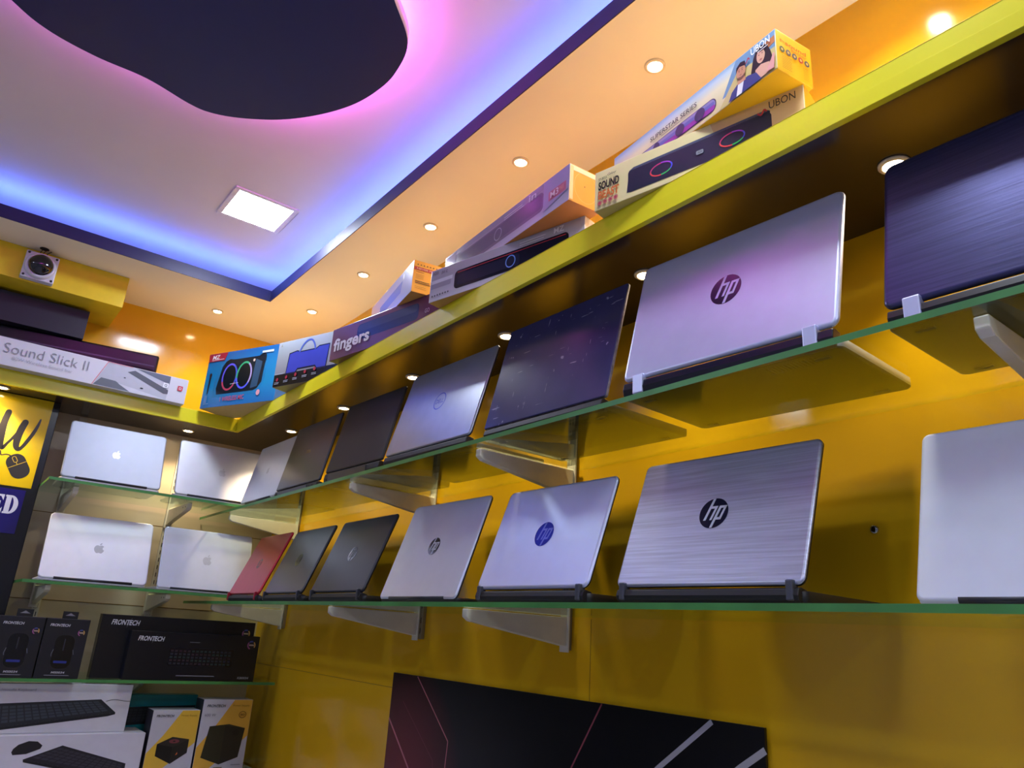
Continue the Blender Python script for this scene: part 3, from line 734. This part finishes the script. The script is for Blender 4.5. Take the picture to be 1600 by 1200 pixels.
def f(A):
    A.text('sound', .022, h - .022, .05, .008, ink('D8501C'), bold=.01); A.line([(.020, h - .019), (.010, h - .016), (.012, h - .022)], .0012, ink('D8501C')); A.text('Better', .035, h - .029, .038, .006, ink('E0701C'))
    for k, c in enumerate(('3A5A48', '5A5060', '4A5068', 'B83A30', '484858')): A.ell(.013 + k * .0145, h - .036 - k * .0006, .0058, .0058, ink(c)); A.ell(.013 + k * .0145, h - .036 - k * .0006, .0026, .0026, ink('D8B860'))
    A.bars(.010, h - .050, .026, 8, .0034, .0007, ink('7A5A10')); A.bars(.060, h - .052, .014, 7, .0036, .0007, ink('9A7414'))
right(t, w, 'end_print', f)

# -- grey soundbar carton, lower
w, h = .482, .091
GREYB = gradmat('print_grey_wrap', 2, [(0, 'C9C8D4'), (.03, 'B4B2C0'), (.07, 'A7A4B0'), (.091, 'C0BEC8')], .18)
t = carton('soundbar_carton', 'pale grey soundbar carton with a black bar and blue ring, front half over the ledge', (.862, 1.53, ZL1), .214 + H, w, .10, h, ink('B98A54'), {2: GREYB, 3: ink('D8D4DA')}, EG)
def f(A):
    A.rect(.004, .036, .075, .052, ink('8C8898')); A.rect(.004, .050, .08, .060, ink('C8C6D2')); A.rect(.002, .066, w - .01, .089, ink('A09CA8'))
    A.rrect(.088, .016, .440, .066, .012, ink('1A1A2A', .15)); A.rect(.098, .0595, .432, .0612, REDI)
    A.rrect(.100, .024, .300, .054, .006, ink('222238', .2)); A.ring(.272, .040, .0155, .0165, .0028, ink('5F86D8'))
front(t, 'printed_soundbar', f)
def f(A):
    A.text('IVOXX', .010, .074, .020, .010, ink('6A4848'), bold=.01); A.text('BAR XL', .040, .071, .022, .009, ink('4A4654'), shear=.3)
    for k in range(7): A.ell(.014 + k * .0095, .014, .0026, .0026, ink('3A3844'), 10)
    A.text('MZ', .400, .070, .028, .014, ink('D8D8E0'), bold=.01); A.bars(.30, .076, .08, 2, .006, .0015, ink('DADAE0'))
front(t, 'lettering', f)
# -- grey soundbar carton with orange end, upper
w, h, d = .556, .092, .085
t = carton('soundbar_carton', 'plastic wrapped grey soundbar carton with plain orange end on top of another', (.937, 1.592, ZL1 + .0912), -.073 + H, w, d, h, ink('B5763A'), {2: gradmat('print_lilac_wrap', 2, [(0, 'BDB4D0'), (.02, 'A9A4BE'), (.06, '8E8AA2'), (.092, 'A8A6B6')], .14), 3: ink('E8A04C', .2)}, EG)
def f(A):
    A.rrect(.070, .020, .462, .070, .014, ink('6A627E', .15)); A.rrect(.080, .028, .455, .066, .010, ink('5A5270', .15)); A.rect(.0, .074, .46, .090, ink('8A889C', .2))
    A.ring(.272, .044, .017, .017, .0025, ink('7E7CA0')); A.rrect(.478, .030, .548, .056, .003, ink('B86A80')); A.rect(.005, .01, .06, .085, ink('B9BCCB', .1))
    A.poly([(.462, .012), (.555, .03), (.555, .09), (.462, .09)][:4], ink('A496BE', .15)); A.rrect(.482, .030, .546, .054, .003, ink('B5627C'))
front(t, 'printed_soundbar', f)
def f(A):
    A.text('M3', .490, .034, .030, .016, ink('E8D0DC'), bold=.012); A.text('in', .405, .066, .030, .018, ink('C8C6D6'), bold=.01); A.bars(.30, .074, .09, 2, .006, .0016, ink('C8C6D6')); A.text('MAX', .524, .036, .016, .012, ink('E0A080'))
front(t, 'lettering', f)
def f(A): A.ring(.045, .046, .032, .038, .0006, ink('F0C080', .15)); A.ell(.042, .048, .0016, .0016, ink('5A3818'), 8); A.rect(.002, .078, .083, .090, ink('F0D8B0', .1)); A.rect(.001, .004, .010, .088, ink('EFC890', .1))
right(t, w, 'end_print', f)

# -- purple carton with white word
w, h = .516, .108
t = carton('speaker_carton', 'dull purple soundbar carton with large white lower-case word', (.867, 2.138, ZL1), .172 + H, w, .10, h, ink('6A4352', .25), {2: gradmat('print_purple', 0, [(0, '7E5A6C'), (.2, '75506A'), (.516, '5A2A48')], .2), 0: ink('6A4028')}, EG)
def f(A):
    A.rrect(.135, .040, .425, .092, .014, ink('2C3360', .2)); A.rrect(.138, .066, .42, .090, .010, ink('3E466C', .2))
front(t, 'printed_soundbar', f)
def f(A):
    A.text('fingers', .018, .014, .185, .056, ink('E6E0E6'), bold=.03); A.text('GO', .455, .050, .020, .013, ink('B090A4'), bold=.01)
front(t, 'lettering', f)
# -- carton with yellow end on top
w, h, d = .400, .100, .085
t = carton('speaker_carton', 'soundbar carton with printed yellow end resting on the purple carton', (.971, 2.096, ZL1 + .1082), -.18 + H, w, d, h, ink('B9904C'), {2: gradmat('print_peach', 0, [(0, 'C9A08C'), (.2, 'B9B0B8'), (.4, 'A9B4C6')], .2), 3: ink('EFAE2C')}, EG)
def f(A):
    A.poly([(.10, .026), (.30, .034), (.31, .070), (.10, .062)], ink('6C78B0', .2)); A.rect(.31, .07, .325, .092, ink('6A2A4A')); A.rect(.02, .02, .035, .06, ink('3C3C58')); A.rect(.045, .02, .06, .05, ink('E8E8F0'))
front(t, 'printed_soundbar', f)
def f(A):
    for k in range(7): A.ell(.012 + k * .0095, h - .012, .0022, .0022, ink('6A4A10'), 8)
    A.rect(.002, h - .030, .083, h - .020, REDI); A.text('NEVER MISS', .010, h - .0275, .06, .005, ink('F0D8A0')); A.bars(.008, h - .036, .03, 1, .005, .0012, ink('7A3A18'))
    A.bars(.008, h - .044, .028, 4, .004, .0007, ink('8A6418')); A.bars(.008, h - .066, .05, 2, .0055, .0022, ink('4A3410')); A.bars(.008, h - .082, .04, 2, .005, .0007, ink('8A6418'))
right(t, w, 'end_print', f)

# -- carton with blue speaker picture
w, h = .325, .172
t = carton('speaker_carton', 'carton with a printed blue handled speaker between turquoise and purple cartons', (.839, 2.555, ZL1), .345 + H, w, .14, h, ink('3A3A3E'), {2: gradmat('print_stone', 2, [(0, '4A4A50'), (.05, '8E9096'), (.11, '9EA4A8'), (.172, 'B4BEC6')], .2), 0: ink('8A7A58')}, EG)
def f(A):
    A.rect(0.001, .001, w - .001, .046, ink('17171D', .2)); A.rect(.001, .046, .050, .05, ink('9AA0A8'))
    A.poly([(.058, .040), (.110, .040), (.120, .052), (.205, .052), (.215, .040), (.262, .040), (.268, .130), (.215, .130), (.200, .122), (.120, .122), (.105, .128), (.064, .122)], ink('20243C', .2))
    A.poly([(.062, .046), (.108, .046), (.118, .058), (.207, .058), (.217, .046), (.258, .046), (.264, .126), (.216, .126), (.200, .118), (.120, .118), (.105, .124), (.068, .118)], ink('3F48B4', .2))
    A.stroke([(.118, .122), (.130, .142), (.150, .158), (.172, .158), (.188, .142), (.196, .122)], [.007] * 6, ink('4A62C0'))
front(t, 'printed_speaker', f)
def f(A):
    for k in range(5): A.ell(.022 + k * .047, .026 + .004 * k, .006, .007, ink('A82838'), 10); A.bars(.010 + k * .047, .014 + .003 * k, .026, 2, .005, .0018, ink('B8B8C0'))
    A.text('A', .016, .150, .010, .012, ink('7A7A5A'))
front(t, 'lettering', f)
# -- turquoise carton at the corner
w, h = .400, .234
t = carton('speaker_carton', 'turquoise blue carton with a black party speaker, hanging over the ledge corner', (.732, 3.069, ZL1), .44 + H, w, .15, h, ink('C0A878'), {2: gradmat('print_turquoise', 2, [(0, '2A70B4'), (.08, '1C88BC'), (.17, '1F7CB4'), (.234, '1E5FA4')], .2), 5: ink('1E5FA4'), 3: ink('1E5FA4')}, EG)
def f(A):
    A.poly([(.06, .04), (.30, .04), (.33, .09), (.33, .17), (.08, .18), (.055, .11)], ink('1A78AC'))
    A.poly([(.080, .052), (.280, .052), (.300, .060), (.318, .085), (.322, .190), (.300, .205), (.285, .196), (.230, .196), (.150, .196), (.125, .200), (.105, .192), (.088, .170), (.072, .080)], ink('17202C', .2))
    A.poly([(.262, .062), (.298, .068), (.306, .170), (.270, .185)], ink('35506A', .2)); A.stroke([(.292, .196), (.314, .202), (.322, .180), (.316, .150)], [.008, .008, .006, .004], ink('0E1620'))
    for cx, cols in ((.138, (('6A5AE0', 60, 200), ('C04060', 200, 330), ('4A58C8', -30, 60))), (.218, (('38B070', 60, 190), ('5A60F0', 190, 320), ('B8A0D0', -40, 60)))):
        A.ell(cx, .122, .040, .056, ink('101820', .2))
        for c, a0, a1 in cols: A.ring(cx, .122, .042, .058, .008, ink(c), math.radians(a0), math.radians(a1), 12)
    A.line([(.150, .090), (.195, .092)], .002, ink('C8D0D8')); A.ell(.262, .180, .006, .006, ink('E8C8B0'), 10)
    A.poly([(.026, .060), (.032, .060), (.036, .130), (.026, .130)], ink('10141C')); A.ell(.031, .138, .007, .010, ink('2A1A1C'), 12); A.rrect(.018, .020, .034, .052, .002, ink('4F88B8'))
front(t, 'printed_speaker', f)
def f(A):
    A.poly([(.004, h - .036), (.094, h - .036), (.108, h - .002), (.001, h - .002)], ink('A8243C')); A.text('MZ', .022, h - .027, .040, .018, WHT, shear=.2, bold=.02); A.line([(.022, h - .031), (.09, h - .029)], .002, WHT)
    A.text('1 WIRELESS MIC', .110, .020, .130, .019, ink('C8506E'), bold=.015); A.rect(.30, .205, .36, .214, ink('C8DCEC')); A.ell(.312, .040, .010, .012, ink('E0A0A8'), 12); A.bars(.02, .016, .03, 1, .005, .0015, ink('8FB8D8'))
front(t, 'lettering', f)

# -- white long carton on the back ledge
w, h = .95, .101
t = carton('soundbar_carton', 'long white soundbar carton with thin grey writing on the back ledge', (.668 - w, 3.055, ZL1), 0, w, .10, h, ink('CDCBD4', .3), {2: gradmat('print_white', 0, [(0, 'D6D4DE'), (.95, 'CFCFDA')], .3)}, EG)
x1 = w - .668   # local x of world x = 0
def f(A):
    A.poly([(x1 + .338, .001), (x1 + .598, .001), (x1 + .60, h - .002), (x1 + .376, h - .002)], ink('B4B6C4')); A.poly([(x1 + .340, .003), (x1 + .470, .003), (x1 + .412, .032), (x1 + .362, .034)], ink('5E6672'))
    A.poly([(x1 + .420, .026), (x1 + .60, .003), (x1 + .60, .001), (x1 + .47, .001)], ink('C8CAD6'))
    A.poly([(x1 + .445, h - .024), (x1 + .470, h - .012), (x1 + .600, .042), (x1 + .600, .026), (x1 + .585, .024)], ink('4E525E'))
    A.poly([(x1 + .470, h - .002), (x1 + .600, .066), (x1 + .600, h - .002)], ink('586074')); A.ell(x1 + .44, .052, .004, .002, BLK, 10); A.ell(x1 + .505, .026, .006, .003, BLK, 10)
    A.line([(x1 + .336, .001), (x1 + .374, h - .001)], .0022, ink('D8606C')); A.line([(x1 + .374, h - .002), (x1 + .46, h - .002)], .0015, ink('D8606C'))
front(t, 'printed_room', f)
def f(A):
    A.text('Sound Slick II', x1 + .045, .046, .268, .036, ink('8A8A96'), bold=-.012); A.text('80W Wireless Sound bar', x1 + .076, .024, .190, .012, ink('A8A8B4'), bold=-.01)
    for x, c in ((x1 + .578, 'E8E8F0'), (x1 + .632, 'C8344A')):
        A.poly([(x, h - .052), (x + .016, h - .052), (x + .019, h - .048), (x + .019, h - .032), (x, h - .032)], ink(c)); A.rrect(x + .005, h - .047, x + .014, h - .037, .002, ink('586074' if c[0] == 'E' else 'D4D4DE')); A.rrect(x + .007, h - .045, x + .012, h - .039, .001, ink(c))
front(t, 'lettering', f)
# -- black long carton behind it, and the carton on top
w, yw = .60, -.16
u = Vector((math.cos(yw), math.sin(yw), 0)); p = Vector((.569, 3.20, ZL1)) - u * w
t = carton('soundbar_carton', 'long glossy black carton standing behind the long white carton', p, yw, w, .095, .217, BLACKG, group=EG, bev=.008)
def f(A): A.rrect(.02, .165, w - .012, .171, .002, ink('3A3C4C', .15)); A.rrect(w - .12, .120, w - .045, .128, .002, ink('34303E', .2)); A.rrect(.015, .10, w - .01, .155, .01, ink('101018', .1))
front(t, 'printed_soundbar', f)
mb = MB(); mb.box(-.56, 0, 0, .09, 0, .118, mat('navy_black_card', '16162C', rough=.5)); o = mb.build('black_carton', bevel=.001, loc=(.288, 3.232, ZL1 + .2176), rotz=-.03)
tag(o, 'plain navy black carton wedged below the yellow beam', 'box', EG)

# ------------------------------------------------------------------ cartons in the back bay
def frontech(A, x, y, w_, h_, m):
    A.text('FRONTECH', x, y, w_, h_, m, shear=.2, bold=.02); A.poly([(x + w_ * .56, y - h_ * .5), (x + w_ * .62, y + h_ * .2), (x + w_ * .72, y + h_ * 1.5), (x + w_ * .64, y + h_ * .6)], m)
def rgbdot(A, x, y, r):
    A.ell(x, y, r, r, ink('1A1620')); A.ring(x, y, r, r, r * .28, ink('C89A50'), -.6, .9, 8); A.ring(x, y, r, r, r * .28, ink('A05890'), 2.4, 4.4, 8); A.ring(x, y, r, r, r * .28, ink('4A58A8'), 1.2, 2.2, 8); A.rect(x - r * .6, y - r * .14, x + r * .6, y + r * .2, ink('B8A090'))
BOXB = ink('17171F', .35)
def mouse_box(label, x0, x1_):
    w = x1_ - x0; h = .190
    t = carton('mouse_carton', label, (x0, 3.04, BT + .0003), 0, w, .07, h, BOXB, group='black mouse cartons')
    mb = MB(); mb.box(w * .36, w * .72, .033, .0345, h, h + .024, BOXB); mb.poly([(w * .42, .0328, h + .010), (w * .66, .0328, h + .010), (w * .60, .0328, h + .014), (w * .54, .0328, h + .019), (w * .48, .0328, h + .014)], ink('8A8890')); mb.build('hang_tab', t)
    def f(A):
        A.rrect(w * .30, h * .16, w * .74, h * .72, .022, ink('0B0B10', .2)); A.rect(w * .50, h * .46, w * .53, h * .66, ink('24242E')); A.rrect(w * .36, h * .25, w * .66, h * .29, .002, ink('2A3488')); A.line([(w * .30, h * .48), (w * .27, h * .40), (w * .28, h * .36)], .0015, ink('7A7C88')); A.line([(w * .74, h * .48), (w * .77, h * .40)], .0015, ink('7A7C88'))
    front(t, 'printed_mouse', f)
    def f(A):
        frontech(A, w * .10, h * .865, w * .44, h * .045, ink('C4C4CC')); rgbdot(A, w * .84, h * .77, .0105); A.text('MS0034', w * .36, h * .08, w * .30, h * .035, ink('B8B8C0'), shear=.2, bold=.02); A.bars(w * .22, h * .045, w * .60, 1, .004, .002, ink('8A8A94'))
    front(t, 'lettering', f)
mouse_box('black mouse carton with hang tab, cut off at the left edge', .246, .378)
mouse_box('black mouse carton with hang tab beside the long black cartons', .3815, .514)
def kb_box(label, x, y, w, h, d, tail):
    t = carton('keyboard_carton', label, (x, y, BT + .0003), 0, w, d, h, ink('0D0D14', .3), group='long black keyboard cartons')
    if tail:
        def f(A):
            A.rrect(w * .30, h * .30, w * .80, h * .68, .006, ink('121018', .25))
            for r_ in range(5):
                for k in range(15): A.poly([(w * (.31 + .032 * k), h * (.33 + .066 * r_)), (w * (.31 + .032 * k) + .010, h * (.33 + .066 * r_)), (w * (.31 + .032 * k) + .010, h * (.33 + .066 * r_) + .007), (w * (.31 + .032 * k), h * (.33 + .066 * r_) + .007)], (ink('20222A'), ink('2A1A1E'), ink('1A2A26'))[(k // 5 + r_) % 3], False)
        front(t, 'printed_keyboard', f)
    def f(A):
        if tail:
            frontech(A, w * .055, h * .80, w * .185, h * .10, ink('D0D0D8')); rgbdot(A, w * .935, h * .80, .016); A.text('KB0034', w * .86, h * .05, w * .09, h * .05, ink('A8A8B0'), shear=.2, bold=.02); A.bars(w * .38, h * .09, w * .32, 1, .005, .003, ink('7E7E88')); A.bars(w * .44, h * .80, w * .09, 1, .005, .003, ink('5A5A64'))
        else:
            frontech(A, w * .06, h * .84, w * .165, h * .085, ink('D0D0D8')); rgbdot(A, w * .94, h * .80, .016)
    front(t, 'lettering', f)
kb_box('tall black keyboard carton behind the shorter one on the lowest glass shelf', .556, 3.090, .556, .214, .045, False)
kb_box('shorter black keyboard carton in front on the lowest glass shelf', .652, 3.040, .468, .164, .046, True)

BOXW = ink('CFCDD6', .3)
def keyboard_art(A, P, cols, rows, m_body, m_key):
    """perspective keyboard picture on four corners bl, br, tr, tl"""
    A.poly(P, m_body)
    def q(u_, v_):
        a = (P[0][0] * (1 - u_) + P[1][0] * u_, P[0][1] * (1 - u_) + P[1][1] * u_); b = (P[3][0] * (1 - u_) + P[2][0] * u_, P[3][1] * (1 - u_) + P[2][1] * u_)
        return (a[0] * (1 - v_) + b[0] * v_, a[1] * (1 - v_) + b[1] * v_)
    for i in range(cols):
        for j in range(rows):
            u0, v0 = .03 + .94 * i / cols, .16 + .76 * j / rows
            A.poly([q(u0, v0), q(u0 + .75 / cols, v0), q(u0 + .75 / cols, v0 + .56 / rows), q(u0, v0 + .56 / rows)], m_key, False)
    A.up()
w, h = .46, .152
t = carton('keyboard_carton', 'white carton with a wired keyboard picture, on top of another white carton', (.243, 3.075, BC + .1535), 0, w, .14, h, BOXW, group='white keyboard cartons')
o = .047   # local x of the left frame edge
def f(A):
    keyboard_art(A, [(o - .04, .010), (o + .372, .062), (o + .318, .104), (o - .04, .088)], 17, 5, ink('20242C'), ink('39404A')); A.poly([(o - .04, .010), (o + .372, .062), (o + .372, .056), (o + .350, .050), (o - .04, .002)], ink('14171D'))
    A.stroke([(o + .335, .098), (o + .36, .103), (o + .40, .098), (o + .412, .098)], [.0016] * 4, ink('22262C'))
front(t, 'printed_keyboard', f)
def f(A): A.text('Multimedia Keyboard', o + .0, .127, .115, .010, ink('8A8A94'))
front(t, 'lettering', f)
w, h = .52, .153
t = carton('keyboard_carton', 'white carton with keyboard and mouse picture at the bottom of the bay', (.246, 3.035, BC), 0, w, .16, h, BOXW, group='white keyboard cartons')
o = .044
def f(A):
    keyboard_art(A, [(o + .120, .082), (o + .43, -.0 + .012), (o + .43, .058), (o + .225, .120)], 12, 5, ink('201E26'), ink('35323C')); A.poly([(o + .120, .082), (o + .43, .012), (o + .43, .002), (o + .122, .074)], ink('131218'))
    A.poly([(o + .083, .104), (o + .088, .096), (o + .125, .098), (o + .162, .112), (o + .166, .122), (o + .150, .134), (o + .125, .136), (o + .098, .126), (o + .086, .114)], ink('1B191E'))
front(t, 'printed_keyboard', f)
w, h = .43, .262
t = carton('keyboard_carton', 'teal carton with a black keyboard picture behind the small yellow carton', (.545, 3.21, BC), 0, w, .06, h, ink('1C8C90', .3), group=None)
def f(A): keyboard_art(A, [(.05, .148), (w - .004, .172), (w - .004, .225), (.06, .216)], 20, 5, ink('0E1014'), ink('23262C'))
front(t, 'printed_keyboard', f)
def psu(label, x, w, h, big):
    t = carton('power_supply_carton', label, (x, 3.04, BC), 0, w, .09, h, ink('C0BEC6', .3), {5: ink('2A2A34'), 3: ink('2A1E18')}, 'yellow and grey power supply cartons')
    Y1 = ink('DDB23A' if not big else 'D6A53A')
    def f(A):
        A.poly([(w * .62, h - .001), (w - .001, h - .001), (w - .001, h * .52), (w * .30, h * .10), (w * .30, .001), (.001, .001), (.001, h * .38), (w * .30, h * .64)], Y1)
        if big: A.poly([(w * .55, .001), (w * .85, .001), (w - .001, h * .25), (w - .001, h * .45)], ink('C0BEC6', .3))
        B1 = ink('12100E'); B2 = ink('1E1C18'); B3 = ink('2C2622')
        if big:
            A.poly([(w * .12, h * .25), (w * .50, h * .155), (w * .50, h * .66), (w * .20, h * .65)], ink('2A2818')); A.poly([(w * .50, h * .155), (w * .86, h * .24), (w * .92, h * .62), (w * .50, h * .66)], ink('211F16')); A.poly([(w * .20, h * .65), (w * .50, h * .66), (w * .92, h * .62), (w * .58, h * .675)], ink('38341F')); A.ell(w * .74, h * .56, w * .07, h * .04, ink('141310'), 14)
        else:
            A.poly([(w * .20, h * .34), (w * .54, h * .22), (w * .54, h * .46), (w * .20, h * .51)], B1); A.poly([(w * .54, h * .22), (w * .86, h * .37), (w * .86, h * .57), (w * .54, h * .46)], B2); A.poly([(w * .20, h * .51), (w * .54, h * .46), (w * .86, h * .57), (w * .50, h * .61)], B3); A.ell(w * .55, h * .545, w * .11, h * .03, ink('7A3A3C'), 14); A.ell(w * .55, h * .545, w * .03, h * .01, B1, 8)
            A.poly([(w * .62, h * .34), (w * .66, h * .36), (w * .65, h * .39)], ink('D06A30'))
    front(t, 'printed_power_supply', f)
    def f(A):
        frontech(A, w * .08, h * .90, w * .36, h * .035, ink('2A2628')); A.text('Power Supply', w * .60, h * .905, w * .34, h * .028, ink('8A6A18'))
        A.bars(w * .10, h * .14 if not big else h * .11, w * .16, 1, .005, .003, ink('6A5A30')); A.bars(w * .40, h * .14 if not big else h * .11, w * .20, 1, .005, .003, ink('6A5A30')); A.bars(w * .74, h * .14, w * .2, 1, .005, .003, ink('8A8890'))
        if big: A.text('600 W', w * .06, h * .78, w * .22, h * .035, ink('6A6670')); A.ring(w * .82, h * .80, w * .075, h * .045, .0018, ink('4A3410')); A.text('80', w * .775, h * .785, w * .09, h * .03, ink('4A3410'))
    front(t, 'lettering', f)
psu('small yellow and grey carton with a black power supply picture', .779, .163, .225, False)
psu('tall yellow and grey carton with a dark tower block picture by the yellow wall', .948, .184, .261, True)

# ------------------------------------------------------------------ poster on the right wall
# local X to the right (world -y), origin at the upper left corner of the poster
t = thing('poster', 'black poster with red glow and slanted light lines on the yellow wall', 'poster', (XW - .004, 2.139, -.1215), H)
PW, PH = 1.301, .72
def postermat():
    m_ = mat('poster_black', '08080C', rough=.3, var=.1)
    nt = m_.node_tree; b = nt.nodes['Principled BSDF']
    src = b.inputs['Base Color'].links[0].from_socket
    tc = nt.nodes.new('ShaderNodeTexCoord'); mp = nt.nodes.new('ShaderNodeMapping')
    mp.inputs['Location'].default_value = (-.10 * 3.2, 0, .34 * 2.6); mp.inputs['Scale'].default_value = (3.2, 0, 2.6)
    gr = nt.nodes.new('ShaderNodeTexGradient'); gr.gradient_type = 'SPHERICAL'
    nt.links.new(tc.outputs['Object'], mp.inputs[0]); nt.links.new(mp.outputs[0], gr.inputs[0])
    mx = nt.nodes.new('ShaderNodeMix'); mx.data_type = 'RGBA'
    nt.links.new(gr.outputs[1], mx.inputs[0]); nt.links.new(src, mx.inputs[6]); mx.inputs[7].default_value = lin('7E1A24')
    nt.links.new(mx.outputs[2], b.inputs['Base Color'])
    return m_
mb = MB(); mb.box(0, PW, -.006, 0, -PH, 0, postermat()); mb.build('sheet', t)
mb = MB(); A = Art(mb, (0, -.006, 0), (1, 0, 0), (0, 0, 1))
P_ = ink('C07078', .3); Q_ = ink('7A3840', .3); G_ = ink('B4B2BC', .3)
def pline(*a):
    mb = MB(); A = Art(mb, (0, -.006, 0), (1, 0, 0), (0, 0, 1)); A.line(*a); mb.build('light_line', t)
pline([(0, -.128), (.136, -.243), (.30, -.40)], .006, P_)
pline([(.142, -.002), (.325, -.150), (.320, -.215), (.29, -.40)], .0035, P_)
pline([(.072, -.074), (.258, -.206), (.27, -.30)], .002, Q_)
pline([(.902, -.001), (.811, -.139), (.66, -.36)], .004, ink('8A4450', .3))
pline([(1.190, -.003), (1.058, -.101), (.80, -.31)], .010, G_)
pline([(1.301, -.036), (1.249, -.071), (.95, -.29)], .012, G_)
